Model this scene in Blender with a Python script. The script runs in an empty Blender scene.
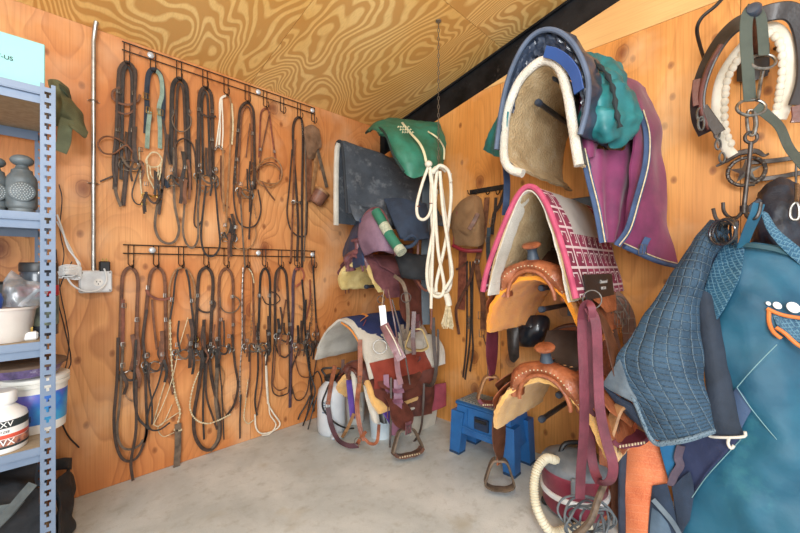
import bpy, math, random
from mathutils import Vector, Matrix, noise
V = Vector; PI = math.pi
random.seed(7)
# ---------------------------------------------------------------- room frame
# corner of the two plywood walls = origin; left wall is the plane y=0, right wall the plane x=0, room is x<0, y<0
CAM = V((-2.319, -2.534, 1.186)); ANG = math.radians(44.5)
FW = V((math.cos(ANG), math.sin(ANG), 0)); RT = V((math.sin(ANG), -math.cos(ANG), 0)); UP = V((0, 0, 1)); FPX = 376.0
def ray(px, py): return FW + RT * ((px - 400) / FPX) + UP * ((267 - py) / FPX)
def A(px, py, d=0.0):
    r = ray(px, py); return CAM + r * ((-d - CAM.y) / r.y)
def B(px, py, d=0.0):
    r = ray(px, py); return CAM + r * ((-d - CAM.x) / r.x)
def G(px, py, z=0.0):
    r = ray(px, py); return CAM + r * ((z - CAM.z) / r.z)
def D(px, py, dep): return CAM + ray(px, py) * dep
NA = V((0, -1, 0)); NB = V((-1, 0, 0))
def pA(pts, d=0.03): return [A(p[0], p[1], p[2] if len(p) > 2 else d) for p in pts]
def pB(pts, d=0.03): return [B(p[0], p[1], p[2] if len(p) > 2 else d) for p in pts]
# ---------------------------------------------------------------- curves
def cr(pts, n=6, closed=False):
    P = [V(p) for p in pts]
    if len(P) < 3 and not closed:
        return [P[0].lerp(P[-1], i / n) for i in range(n + 1)] if len(P) == 2 else P
    out = []; N = len(P)
    for i in range(N if closed else N - 1):
        if closed: a, b, c, d = P[(i - 1) % N], P[i], P[(i + 1) % N], P[(i + 2) % N]
        else:
            b, c = P[i], P[i + 1]
            a = P[i - 1] if i > 0 else b * 2 - c
            d = P[i + 2] if i + 2 < N else c * 2 - b
        for k in range(n):
            t = k / n; t2 = t * t; t3 = t2 * t
            out.append(0.5 * ((2 * b) + (c - a) * t + (2 * a - 5 * b + 4 * c - d) * t2 + (3 * b - a - 3 * c + d) * t3))
    if not closed: out.append(P[-1])
    return out
def lerp(a, b, t): return a + (b - a) * t
def sstep(a, b, x):
    t = max(0, min(1, (x - a) / (b - a))); return t * t * (3 - 2 * t)
# ---------------------------------------------------------------- mesh builder
col = bpy.context.scene.collection
ORG = {}
class MB:
    def __init__(s): s.v = []; s.f = []; s.uv = {}
    def add(s, vs, fs):
        b = len(s.v); s.v += [V(p) for p in vs]; s.f += [tuple(b + i for i in f) for f in fs]; return s
    def box(s, c, size, rot=None, bev=0.0):
        x, y, z = [k / 2 for k in size]; M3 = rot if rot is not None else Matrix.Identity(3)
        if bev <= 0:
            vs = [V((sx * x, sy * y, sz * z)) for sx in (-1, 1) for sy in (-1, 1) for sz in (-1, 1)]
            fs = [(0, 1, 3, 2), (4, 6, 7, 5), (0, 4, 5, 1), (2, 3, 7, 6), (0, 2, 6, 4), (1, 5, 7, 3)]
        else:
            b = min(bev, x * .95, y * .95, z * .95); vs = []; idx = {}
            for sx in (-1, 1):
                for sy in (-1, 1):
                    for sz in (-1, 1):
                        for a in range(3):
                            p = [sx * (x - b), sy * (y - b), sz * (z - b)]; p[a] = (sx * x, sy * y, sz * z)[a]
                            idx[(sx, sy, sz, a)] = len(vs); vs.append(V(p))
            fs = []
            for a in range(3):
                o = [k for k in range(3) if k != a]
                for sg in (-1, 1):
                    q = []
                    for (u, w) in ((-1, -1), (1, -1), (1, 1), (-1, 1)):
                        k = [0, 0, 0]; k[a] = sg; k[o[0]] = u; k[o[1]] = w; q.append(idx[(k[0], k[1], k[2], a)])
                    fs.append(q if (sg > 0) == (a != 1) else q[::-1])
            for a in range(3):
                o = [k for k in range(3) if k != a]
                for u in (-1, 1):
                    for w in (-1, 1):
                        q = []
                        for sg, ax in ((-1, o[0]), (1, o[0]), (1, o[1]), (-1, o[1])):
                            k = [0, 0, 0]; k[a] = sg; k[o[0]] = u; k[o[1]] = w; q.append(idx[(k[0], k[1], k[2], ax)])
                        fs.append(q)
            for sx in (-1, 1):
                for sy in (-1, 1):
                    for sz in (-1, 1): fs.append([idx[(sx, sy, sz, a)] for a in range(3)])
        return s.add([V(c) + M3 @ p for p in vs], fs)
    def sweep(s, P, prof, nrm=None, closed=False, scale=None, caps=True):
        """prof: list of (u,w): u across (side), w along nrm. nrm: vector, list or None (parallel transport)"""
        N = len(P); m = len(prof); vs = []; last = None
        for i in range(N):
            if closed: t = P[(i + 1) % N] - P[i - 1]
            else: t = P[min(i + 1, N - 1)] - P[max(i - 1, 0)]
            if t.length < 1e-9: t = V((0, 0, 1))
            t.normalize()
            if nrm is None:
                if last is None:
                    last = t.orthogonal().normalized()
                n = last - t * last.dot(t)
                if n.length < 1e-6: n = t.orthogonal()
                n.normalize(); last = n
            else:
                n = V(nrm[i] if isinstance(nrm, list) else nrm); n = n - t * n.dot(t)
                if n.length < 1e-3: n = last if last is not None else t.orthogonal()
                n.normalize(); last = n
            side = t.cross(n); k = 1.0
            if scale: k = scale(i / max(1, N - 1))
            ku, kw = (k if isinstance(k, tuple) else (k, k))
            for (u, w) in prof: vs.append(P[i] + side * (u * ku) + n * (w * kw))
        fs = []
        for i in range(N if closed else N - 1):
            j = (i + 1) % N
            for a in range(m):
                b = (a + 1) % m; fs.append((i * m + a, i * m + b, j * m + b, j * m + a))
        if caps and not closed:
            fs.append(tuple(range(m))[::-1]); fs.append(tuple((N - 1) * m + a for a in range(m)))
        return s.add(vs, fs)
    def tube(s, pts, r, n=8, closed=False, smooth=0, scale=None):
        P = cr(pts, smooth, closed) if smooth else [V(p) for p in pts]
        if len(P) == 2: P = [P[0], P[0].lerp(P[1], .5), P[1]]
        return s.sweep(P, [(r * math.cos(2 * PI * a / n), r * math.sin(2 * PI * a / n)) for a in range(n)], None, closed, scale)
    def strap(s, pts, w, t=0.003, nrm=NA, n=5, closed=False, scale=None):
        P = cr(pts, n, closed); x = w / 2; y = t / 2; b = min(x, y) * .6
        prof = [(x, -y + b), (x, y - b), (x - b, y), (-x + b, y), (-x, y - b), (-x, -y + b), (-x + b, -y), (x - b, -y)]
        return s.sweep(P, prof, nrm, closed, scale)
    def ring(s, c, R, r, nrm=NA, n=20, m=6, sx=1, sy=1, up=None):
        n0 = V(nrm).normalized(); u = (V(up) if up is not None else (UP if abs(n0.z) < .9 else V((1, 0, 0))))
        u = (u - n0 * u.dot(n0)).normalized(); w = n0.cross(u)
        P = [V(c) + w * (R * sx * math.cos(2 * PI * k / n)) + u * (R * sy * math.sin(2 * PI * k / n)) for k in range(n)]
        return s.tube(P, r, m, closed=True)
    def lathe(s, prof, c=(0, 0, 0), axis=UP, n=24, sx=1, sy=1):
        ax = V(axis).normalized(); u = ax.orthogonal().normalized() if abs(ax.z) < .99 else V((1, 0, 0)); w = ax.cross(u)
        vs = []; fs = []; m = len(prof)
        for k in range(n):
            a = 2 * PI * k / n
            for (r, z) in prof: vs.append(V(c) + u * (r * sx * math.cos(a)) + w * (r * sy * math.sin(a)) + ax * z)
        for k in range(n):
            j = (k + 1) % n
            for i in range(m - 1): fs.append((k * m + i, j * m + i, j * m + i + 1, k * m + i + 1))
        if prof[0][0] > 1e-6: fs.append(tuple(k * m for k in range(n))[::-1])
        if prof[-1][0] > 1e-6: fs.append(tuple(k * m + m - 1 for k in range(n)))
        return s.add(vs, fs)
    def ball(s, c, r, n=12, m=8, sc=(1, 1, 1)):
        vs = []; fs = []
        for i in range(m + 1):
            th = PI * i / m
            for k in range(n):
                a = 2 * PI * k / n
                vs.append(V(c) + V((r * sc[0] * math.sin(th) * math.cos(a), r * sc[1] * math.sin(th) * math.sin(a), r * sc[2] * math.cos(th))))
        for i in range(m):
            for k in range(n): fs.append((i * n + k, (i + 1) * n + k, (i + 1) * n + (k + 1) % n, i * n + (k + 1) % n))
        return s.add(vs, fs)
    def cloth(s, rows, nu=8, nv=8, t=0.008, fold=0.0, fs=6.0, seed=0, fn=None, disp=None):
        """rows: grid of 3D points, interpolated smoothly; shell of thickness t, optional fold noise"""
        R1 = [cr(r, nu) for r in rows]; W = len(R1[0]); cols = []
        for j in range(W): cols.append(cr([r[j] for r in R1], nv))
        H = len(cols[0]); P = [[cols[j][i] for j in range(W)] for i in range(H)]
        N = [[None] * W for _ in range(H)]
        for i in range(H):
            for j in range(W):
                du = P[i][min(j + 1, W - 1)] - P[i][max(j - 1, 0)]; dv = P[min(i + 1, H - 1)][j] - P[max(i - 1, 0)][j]
                n = du.cross(dv); N[i][j] = n.normalized() if n.length > 1e-10 else V((0, 0, 1))
        Q = [[None] * W for _ in range(H)]
        for i in range(H):
            for j in range(W):
                p = P[i][j]; o = 0
                if fold:
                    q = p * fs + V((seed * 3.7, seed * 1.3, 0)); o = fold * noise.noise(q) * 1.3 + fold * .5 * noise.noise(q * 2.3)
                if disp: o += disp(j / (W - 1), i / (H - 1), p)
                Q[i][j] = p + N[i][j] * o
                if fn: Q[i][j] = fn(Q[i][j])
        vs = []; ub = len(s.v); LU = sum((P[0][j + 1] - P[0][j]).length for j in range(W - 1)) * .5 + sum((P[-1][j + 1] - P[-1][j]).length for j in range(W - 1)) * .5; LV = sum((P[i + 1][W // 2] - P[i][W // 2]).length for i in range(H - 1))
        for sg_ in range(2):
            for i in range(H):
                for j in range(W): s.uv[ub + sg_ * H * W + i * W + j] = (j / (W - 1) * LU, i / (H - 1) * LV)
        for sg in (.5, -.5):
            for i in range(H):
                for j in range(W):
                    e = min(j, W - 1 - j, i, H - 1 - i); k = .55 if e == 0 else 1
                    vs.append(Q[i][j] + N[i][j] * (t * sg * k))
        fs_ = []; O = H * W
        for i in range(H - 1):
            for j in range(W - 1):
                a = i * W + j; fs_.append((a, a + 1, a + W + 1, a + W)); fs_.append((O + a, O + a + W, O + a + W + 1, O + a + 1))
        edge = [(0, j) for j in range(W)] + [(i, W - 1) for i in range(1, H)] + [(H - 1, j) for j in range(W - 2, -1, -1)] + [(i, 0) for i in range(H - 2, 0, -1)]
        E = [i * W + j for i, j in edge]
        for k in range(len(E)):
            a, b = E[k], E[(k + 1) % len(E)]; fs_.append((b, a, O + a, O + b))
        s.add(vs, fs_); s.lastgrid = Q; return s
    def build(s, name, mat, parent=None, ang=42, origin=None):
        me = bpy.data.meshes.new(name)
        if parent is not None: o0 = ORG[parent.name]
        elif origin is not None: o0 = V(origin)
        else:
            xs = [p.x for p in s.v]; ys = [p.y for p in s.v]; zs = [p.z for p in s.v]
            o0 = V(((min(xs) + max(xs)) / 2, (min(ys) + max(ys)) / 2, min(zs)))
        me.from_pydata([tuple(p - o0) for p in s.v], [], s.f); me.materials.append(mat)
        if s.uv:
            ul = me.uv_layers.new(name='cloth'); li = [0] * len(me.loops); me.loops.foreach_get('vertex_index', li)
            ul.data.foreach_set('uv', [c for i in li for c in s.uv.get(i, (0, 0))])
        me.polygons.foreach_set('use_smooth', [True] * len(me.polygons))
        me.update(); me.set_sharp_from_angle(angle=math.radians(ang))
        import bmesh
        bm = bmesh.new(); bm.from_mesh(me); bmesh.ops.recalc_face_normals(bm, faces=bm.faces); bm.to_mesh(me); bm.free()
        o = bpy.data.objects.new(name, me); col.objects.link(o)
        if parent is not None: o.parent = parent
        else: o.location = o0
        ORG[o.name] = o0; return o
def tag(o, label=None, cat=None, group=None, kind=None):
    if label: o['label'] = label
    if cat: o['category'] = cat
    if group: o['group'] = group
    if kind: o['kind'] = kind
    return o
def thing(name, label, cat, loc=(0, 0, 0), group=None):
    o = bpy.data.objects.new(name, None); col.objects.link(o); o.empty_display_size = .05
    o.location = loc; ORG[o.name] = V(loc); return tag(o, label, cat, group)
def copy_tree(o, parent=None):
    c = o.copy(); col.objects.link(c); c.parent = parent
    for ch in list(o.children): copy_tree(ch, c)
    return c
def struct(name, mb, mat, parent=None):
    o = mb.build(name, mat, parent, origin=None if parent is not None else (0, 0, 0))
    if parent is None: o['kind'] = 'structure'
    return o
# ---------------------------------------------------------------- materials
def lin(h):
    h = h.lstrip('#'); c = [int(h[i:i + 2], 16) / 255 for i in (0, 2, 4)]
    return tuple(x / 12.92 if x <= .04045 else ((x + .055) / 1.055) ** 2.4 for x in c)
def nm(name):
    m = bpy.data.materials.new(name); m.use_nodes = True; nt = m.node_tree; return m, nt, nt.nodes['Principled BSDF']
def node(nt, t, **k):
    n = nt.nodes.new(t)
    for a, b in k.items():
        if a.startswith('_'): setattr(n, a[1:], b)
        else: n.inputs[a.replace('_', ' ')].default_value = b
    return n
def mth(nt, op, a, b=None, c=None, clamp=False):
    n = nt.nodes.new('ShaderNodeMath'); n.operation = op; n.use_clamp = clamp
    for i, x in enumerate((a, b, c)):
        if x is None: continue
        if isinstance(x, (int, float)): n.inputs[i].default_value = x
        else: nt.links.new(x, n.inputs[i])
    return n.outputs[0]
def ramp(nt, fac, stops):
    n = nt.nodes.new('ShaderNodeValToRGB'); e = n.color_ramp.elements
    while len(e) < len(stops): e.new(.5)
    for i, (p, c) in enumerate(stops): e[i].position = p; e[i].color = (*c, 1)
    nt.links.new(fac, n.inputs[0]); return n.outputs[0]
def mixc(nt, fac, a, b, bt='MIX'):
    n = nt.nodes.new('ShaderNodeMix'); n.data_type = 'RGBA'; n.blend_type = bt
    for i, x in ((0, fac), (6, a), (7, b)):
        if isinstance(x, (int, float)): n.inputs[i].default_value = x
        elif isinstance(x, tuple): n.inputs[i].default_value = (*x, 1)
        else: nt.links.new(x, n.inputs[i])
    return n.outputs[2]
MC = {}
def M(name, hexc, rough=.6, metal=0.0, hex2=None, vs=9.0, bump=.25, bs=70.0, kind='plain', coat=0.0, dirt=None, ds=5.0, dlo=.55, trans=0.0, sheen=0.0, k=1.0):
    if name in MC: return MC[name]
    m, nt, b = nm(name); c1 = lin(hexc); c2 = lin(hex2) if hex2 else tuple(x * .68 for x in c1)
    tc = node(nt, 'ShaderNodeTexCoord'); n1 = node(nt, 'ShaderNodeTexNoise', Scale=vs, Detail=5.0, Roughness=.6); nt.links.new(tc.outputs['Object'], n1.inputs['Vector'])
    c = ramp(nt, n1.outputs['Fac'], [(.32, c2), (.62, c1)])
    n2 = node(nt, 'ShaderNodeTexNoise', Scale=bs, Detail=3.0); nt.links.new(tc.outputs['Object'], n2.inputs['Vector']); h = n2.outputs['Fac']
    if kind == 'weave':
        w1 = node(nt, 'ShaderNodeTexWave', Scale=bs, Distortion=.6, _bands_direction='Z'); w2 = node(nt, 'ShaderNodeTexWave', Scale=bs, Distortion=.6, _bands_direction='DIAGONAL')
        for w in (w1, w2): nt.links.new(tc.outputs['Object'], w.inputs['Vector'])
        h = mth(nt, 'ADD', w1.outputs['Fac'], w2.outputs['Fac'])
        c = mixc(nt, .25, c, mixc(nt, mth(nt, 'MULTIPLY', h, .5), tuple(x * .35 for x in c1), tuple(min(1, x * 1.7) for x in c1)))
    if kind == 'fleece':
        v = node(nt, 'ShaderNodeTexVoronoi', Scale=bs); nt.links.new(tc.outputs['Object'], v.inputs['Vector'])
        h = mth(nt, 'ADD', v.outputs['Distance'], n2.outputs['Fac'])
        c = mixc(nt, mth(nt, 'MULTIPLY', v.outputs['Distance'], .35, clamp=True), c, c2)
    if kind == 'stripe':
        w1 = node(nt, 'ShaderNodeTexWave', Scale=bs * .16, Distortion=1.0); nt.links.new(tc.outputs['Object'], w1.inputs['Vector']); h = w1.outputs['Fac']
    if dirt:
        n3 = node(nt, 'ShaderNodeTexNoise', Scale=ds, Detail=6.0, Roughness=.7); nt.links.new(tc.outputs['Object'], n3.inputs['Vector'])
        f = mth(nt, 'MULTIPLY', mth(nt, 'SUBTRACT', n3.outputs['Fac'], dlo, clamp=True), 5.0, clamp=True)
        c = mixc(nt, f, c, lin(dirt))
    nt.links.new(c, b.inputs['Base Color']); b.inputs['Roughness'].default_value = rough; b.inputs['Metallic'].default_value = metal
    b.inputs['Coat Weight'].default_value = coat; b.inputs['Transmission Weight'].default_value = trans; b.inputs['Sheen Weight'].default_value = sheen
    if bump:
        bp = node(nt, 'ShaderNodeBump', Strength=bump, Distance=.004 * k); nt.links.new(h, bp.inputs['Height']); nt.links.new(bp.outputs[0], b.inputs['Normal'])
    MC[name] = m; return m
def plywood(name, light, mid, dark, axis, ring=9.0, contrast=1.0, knots=True, stretch=.3, fine=.35, ns=1.5, wash=None, flat=False, perp=1):
    """rotary-cut plywood: contour lines of a stretched noise field, each sheet offset at random; axis = grain direction index"""
    m, nt, b = nm(name); tc = node(nt, 'ShaderNodeTexCoord'); gi = node(nt, 'ShaderNodeNewGeometry')
    off = node(nt, 'ShaderNodeVectorMath', _operation='SCALE'); off.inputs[0].default_value = (17, 31, 23); nt.links.new(gi.outputs['Random Per Island'], off.inputs['Scale'])
    ad = node(nt, 'ShaderNodeVectorMath', _operation='ADD'); nt.links.new(tc.outputs['Object'], ad.inputs[0]); nt.links.new(off.outputs[0], ad.inputs[1])
    def mapped(s, along):
        mp = node(nt, 'ShaderNodeMapping'); sc = [s, s, s]; sc[axis] = s * along; mp.inputs['Scale'].default_value = sc
        nt.links.new(ad.outputs[0], mp.inputs['Vector']); return mp.outputs[0]
    n1 = node(nt, 'ShaderNodeTexNoise', Scale=ns, Detail=2.5, Roughness=.45, Distortion=.35); nt.links.new(mapped(1, stretch), n1.inputs['Vector'])
    f = mth(nt, 'MULTIPLY', n1.outputs['Fac'], ring * 2.2)
    def planar(s, along):
        sp_ = node(nt, 'ShaderNodeSeparateXYZ'); nt.links.new(mapped(s, along), sp_.inputs[0]); cb_ = node(nt, 'ShaderNodeCombineXYZ'); ax_ = [a_ for a_ in range(3) if a_ != perp]
        nt.links.new(sp_.outputs[ax_[0]], cb_.inputs[0]); nt.links.new(sp_.outputs[ax_[1]], cb_.inputs[1]); return cb_.outputs[0]
    def knots_of(sc_, keep):
        v_ = node(nt, 'ShaderNodeTexVoronoi', Scale=sc_, Randomness=1.0, _voronoi_dimensions='2D'); nt.links.new(planar(1, .7), v_.inputs['Vector'])
        sc2 = node(nt, 'ShaderNodeSeparateColor'); nt.links.new(v_.outputs['Color'], sc2.inputs[0]); off_ = mth(nt, 'GREATER_THAN', sc2.outputs[0], keep)
        wob = node(nt, 'ShaderNodeTexNoise', Scale=14.0, Detail=3.0); nt.links.new(mapped(1, 1), wob.inputs['Vector'])
        d_ = mth(nt, 'ADD', v_.outputs['Distance'], mth(nt, 'MULTIPLY', mth(nt, 'SUBTRACT', wob.outputs['Fac'], .5), .06)); return mth(nt, 'ADD', d_, off_)
    dist = knots_of(2.4, .55)
    if knots:
        kx = mth(nt, 'POWER', mth(nt, 'SUBTRACT', 1.0, mth(nt, 'MULTIPLY', dist, 2.6), clamp=True), 2.0)
        f = mth(nt, 'ADD', f, mth(nt, 'MULTIPLY', kx, 5.0))
    n2 = node(nt, 'ShaderNodeTexNoise', Scale=9.0, Detail=4.0); nt.links.new(mapped(1, .2), n2.inputs['Vector'])
    f = mth(nt, 'ADD', f, mth(nt, 'MULTIPLY', n2.outputs['Fac'], .5))
    fr = mth(nt, 'FRACT', f)
    # asymmetric growth-ring profile
    g = ramp(nt, fr, [(0.0, (0, 0, 0)), (.3, (.12,) * 3), (.7, (.45,) * 3), (.9, (1, 1, 1)), (1.0, (0, 0, 0))] if not flat else [(0.0, (0, 0, 0)), (.3, (.05,) * 3), (.45, (1,) * 3), (.85, (1, 1, 1)), (1.0, (0, 0, 0))])
    n4 = node(nt, 'ShaderNodeTexNoise', Scale=1.7, Detail=3.0); nt.links.new(ad.outputs[0], n4.inputs['Vector'])
    base = mixc(nt, ramp(nt, n4.outputs['Fac'], [(.35, (0, 0, 0)), (.65, (1, 1, 1))]), lin(light), lin(mid))
    n6 = node(nt, 'ShaderNodeTexNoise', Scale=1.1, Detail=2.0); nt.links.new(ad.outputs[0], n6.inputs['Vector']); pm = ramp(nt, n6.outputs['Fac'], [(.38, (.3,) * 3), (.6, (1,) * 3)]) if not flat else 1.0
    gf = mth(nt, 'MULTIPLY', mth(nt, 'MULTIPLY', g, .42 * contrast), pm, clamp=True)
    c = mixc(nt, gf, base, lin(dark))
    n3 = node(nt, 'ShaderNodeTexNoise', Scale=130.0, Detail=2.0); nt.links.new(mapped(1, .025), n3.inputs['Vector'])
    c = mixc(nt, mth(nt, 'MULTIPLY', mth(nt, 'SUBTRACT', n3.outputs['Fac'], .45, clamp=True), fine * 4, clamp=True), c, tuple(x * .72 for x in lin(mid)))
    if knots:
        kk = ramp(nt, dist, [(0.0, (1,) * 3), (.045, (.8,) * 3), (.07, (.55,) * 3), (.075, (.9,) * 3), (.09, (.3,) * 3), (.17, (0,) * 3)])
        c = mixc(nt, mth(nt, 'MULTIPLY', kk, .9), c, lin('#6e3318'))
        k2 = ramp(nt, knots_of(6.5, .5), [(0.0, (1,) * 3), (.07, (.6,) * 3), (.11, (0,) * 3)])
        c = mixc(nt, mth(nt, 'MULTIPLY', k2, .85), c, lin('#743815'))
    if wash:
        w = node(nt, 'ShaderNodeTexNoise', Scale=2.6, Detail=4.0); nt.links.new(ad.outputs[0], w.inputs['Vector'])
        c = mixc(nt, ramp(nt, w.outputs['Fac'], [(.55, (0,) * 3), (.74, (.45,) * 3)]), c, lin(wash))
    nt.links.new(c, b.inputs['Base Color']); b.inputs['Roughness'].default_value = .55
    bp = node(nt, 'ShaderNodeBump', Strength=.25, Distance=.002); nt.links.new(mth(nt, 'ADD', fr, n3.outputs['Fac']), bp.inputs['Height']); nt.links.new(bp.outputs[0], b.inputs['Normal'])
    return m
# ================================================================= THE ROOM
W_A = plywood('fir plywood, left wall', '#e0a368', '#c67a40', '#85401c', 2, ring=14, contrast=1.15, stretch=.42, wash='#e3bd98')
W_B = plywood('fir plywood, right wall', '#e4a45c', '#d28a40', '#96501f', 2, ring=12, contrast=.85, stretch=.16, fine=.5, wash='#e8c79c', perp=0)
W_B2 = plywood('fir plywood, gable sheets', '#e4b878', '#dba869', '#b67a3e', 1, ring=4, contrast=.55, knots=False, stretch=.12)
W_C = plywood('rotary-cut ceiling plywood', '#f6cf88', '#ecbb6c', '#b9762c', 1, ring=23, contrast=1.5, flat=True, knots=False, stretch=.4, fine=.25, ns=1.6)
k = .24
def prism(mb, poly, n, th):
    a = [V(p) for p in poly]; m = len(a); b = [p + V(n) * th for p in a]
    return mb.add(a + b, [tuple(range(m))[::-1], tuple(m + i for i in range(m))] + [(i, (i + 1) % m, m + (i + 1) % m, m + i) for i in range(m)])
g = .0012
w = MB()
for i in range(4):
    x1 = -1.2 * i - (0 if i == 0 else g); x0 = -1.2 * (i + 1) + g
    w.box(((x0 + x1) / 2, .009, 1.22), (x1 - x0, .018, 2.44 - .004))
struct('wall_left', w, W_A)
bk = MB().box((-2.35, .03, 1.3), (4.9, .02, 2.7)).box((.135, -2.4, 1.2), (.02, 5, 3.2))
struct('wall_backing', bk, M('dark framing', '#1a1511', .9))
w = MB()
def zt(y): return 2.18 - k * y
yb = [0, -1.22, -2.44, -3.66, -4.7]
for a, b_ in zip(yb[:-1], yb[1:]):
    a2 = a - (g if a else 0); b2 = b_ + g
    za, zb = min(2.438, zt(a2)), min(2.438, zt(b2))
    yk = -(2.438 - 2.18) / k
    poly = [(0, a2, 0), (0, b2, 0), (0, b2, zb)]
    if b2 < yk < a2: poly.append((0, yk, 2.438))
    poly.append((0, a2, za)); prism(w, poly, (1, 0, 0), .018)
struct('wall_right', w, W_B)
w = MB(); prism(w, [(0, -1.085, 2.4405), (0, -3.6, 2.4405), (0, -3.6, zt(-3.6))], (1, 0, 0), .018)
struct('wall_gable', w, W_B2)
# steel rafter in the recess above the right wall
bm_ = MB()
def zc(y): return 2.44 - k * y
L0, L1 = .1, -4.4
def slab(mb, x0, x1, za, zb):
    vs = [(x, y, (zc(y) + z)) for x in (x0, x1) for y in (L0, L1) for z in (za, zb)]
    mb.add(vs, [(0, 1, 3, 2), (4, 6, 7, 5), (0, 4, 5, 1), (2, 3, 7, 6), (0, 2, 6, 4), (1, 5, 7, 3)])
slab(bm_, .075, .12, -.30, -.02); slab(bm_, .03, .12, -.31, -.295); slab(bm_, .055, .12, -.02, -.006)
struct('trim_rafter', bm_, M('blackened steel', '#33353a', .42, .7, hex2='#17181b', vs=5, bump=.15, dirt='#6a6d72', ds=11, dlo=.6))
# ceiling sheets, 4 x 8 ft, joints along x and along the slope
w = MB(); ys = [.05, -1.22 / 1.0, -2.44, -3.7]; xs = [.12, -1.2, -2.42, -3.6, -4.8]
ys = [.02, -1.19, -2.37, -3.56]
for i in range(len(ys) - 1):
    for j in range(len(xs) - 1):
        y0, y1 = ys[i] - g * 1.4, ys[i + 1] + g * 1.4; x0, x1 = xs[j] - g * 1.4, xs[j + 1] + g * 1.4
        prism(w, [(x0, y0, zc(y0)), (x1, y0, zc(y0)), (x1, y1, zc(y1)), (x0, y1, zc(y1))], (0, 0, 1), .018)
struct('ceiling', w, W_C)
w = MB(); prism(w, [(.13, .03, zc(.03) + .03), (-4.9, .03, zc(.03) + .03), (-4.9, -3.6, zc(-3.6) + .03), (.13, -3.6, zc(-3.6) + .03)], (0, 0, 1), .02)
struct('ceiling_backing', w, M('dark framing', '#1a1511'))
# concrete slab
m, nt, b = nm('trowelled concrete'); tc = node(nt, 'ShaderNodeTexCoord')
n1 = node(nt, 'ShaderNodeTexNoise', Scale=1.6, Detail=8.0, Roughness=.65, Distortion=.4); n2 = node(nt, 'ShaderNodeTexNoise', Scale=14.0, Detail=6.0, Roughness=.7); n3 = node(nt, 'ShaderNodeTexNoise', Scale=220.0, Detail=2.0)
for n in (n1, n2, n3): nt.links.new(tc.outputs['Object'], n.inputs['Vector'])
c = ramp(nt, n1.outputs['Fac'], [(.33, lin('#adb5b5')), (.5, lin('#c4cbcb')), (.66, lin('#d8dddc'))])
c = mixc(nt, ramp(nt, n2.outputs['Fac'], [(.52, (0,) * 3), (.72, (.5,) * 3)]), c, lin('#949489'))
c = mixc(nt, ramp(nt, n3.outputs['Fac'], [(.55, (0,) * 3), (.75, (.4,) * 3)]), c, lin('#8a8a82'))
n5 = node(nt, 'ShaderNodeTexNoise', Scale=3.7, Detail=3.0); nt.links.new(tc.outputs['Object'], n5.inputs['Vector'])
c = mixc(nt, ramp(nt, n5.outputs['Fac'], [(.62, (0,) * 3), (.75, (.45,) * 3)]), c, lin('#a39877'))
nt.links.new(c, b.inputs['Base Color']); b.inputs['Roughness'].default_value = .5
bp = node(nt, 'ShaderNodeBump', Strength=.3, Distance=.003); nt.links.new(n2.outputs['Fac'], bp.inputs['Height']); nt.links.new(bp.outputs[0], b.inputs['Normal'])
w = MB().box((-2.3, -2.2, -.05), (5.0, 4.6, .1)); struct('floor', w, m)
# ================================================================= LEFT WALL: racks, tack, conduit
LD = M('dark oiled leather', '#4a382e', .5, hex2='#2c211c', vs=30, bump=.2, bs=200)
LB = M('black leather', '#38322f', .45, hex2='#1d1a19', vs=30, bump=.2, bs=200)
LM = M('mid brown leather', '#7d5138', .5, hex2='#52321f', vs=25, bump=.2, bs=200)
LR = M('reddish brown leather', '#8a4f3a', .5, hex2='#5f2f22', vs=25, bump=.2, bs=200)
LT = M('tan leather', '#a27850', .5, hex2='#7c5737', vs=25, bump=.2, bs=200)
LG = M('greyed old leather', '#71604f', .65, hex2='#4b3e33', vs=25, bump=.3, bs=160)
LC = M('cream cord', '#d6c8a6', .8, hex2='#ab9a76', vs=60, bump=.4, bs=300)
LW = M('white cotton rope', '#e3dccb', .85, hex2='#d3cab6', vs=30, bump=.5, bs=300)
SG = M('sage webbing', '#9fb5a4', .8, hex2='#71877a', vs=30, bump=.5, bs=350, kind='weave')
NV = M('charcoal navy webbing', '#3c4552', .8, hex2='#262b33', vs=30, bump=.5, bs=350, kind='weave')
CH = M('worn nickel', '#98958f', .36, .9, hex2='#5e5a55', vs=40, bump=.1)
BRS = M('brass', '#c9a55a', .3, .95, hex2='#8c6d34', vs=40, bump=.1)
WIRE = M('black coated wire', '#26221f', .45, .3, bump=0)
WHT = M('white plastic', '#e4e6e6', .4, hex2='#d2d5d6', bump=0)
GALV = M('galvanised conduit', '#c3c2bd', .33, .85, hex2='#9c9a94', vs=20, bump=.05)
BLKP = M('black plastic', '#222325', .4, hex2='#17181a', bump=.05)
UX = [127, 153, 179, 205, 226, 247, 265, 282, 299, 313]; LX = [131, 156, 181, 206, 226, 246, 264, 280, 296, 313]
def zA(px, z, d=0.0):
    p = A(px, 267, d); return V((p.x, -d, z))
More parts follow.
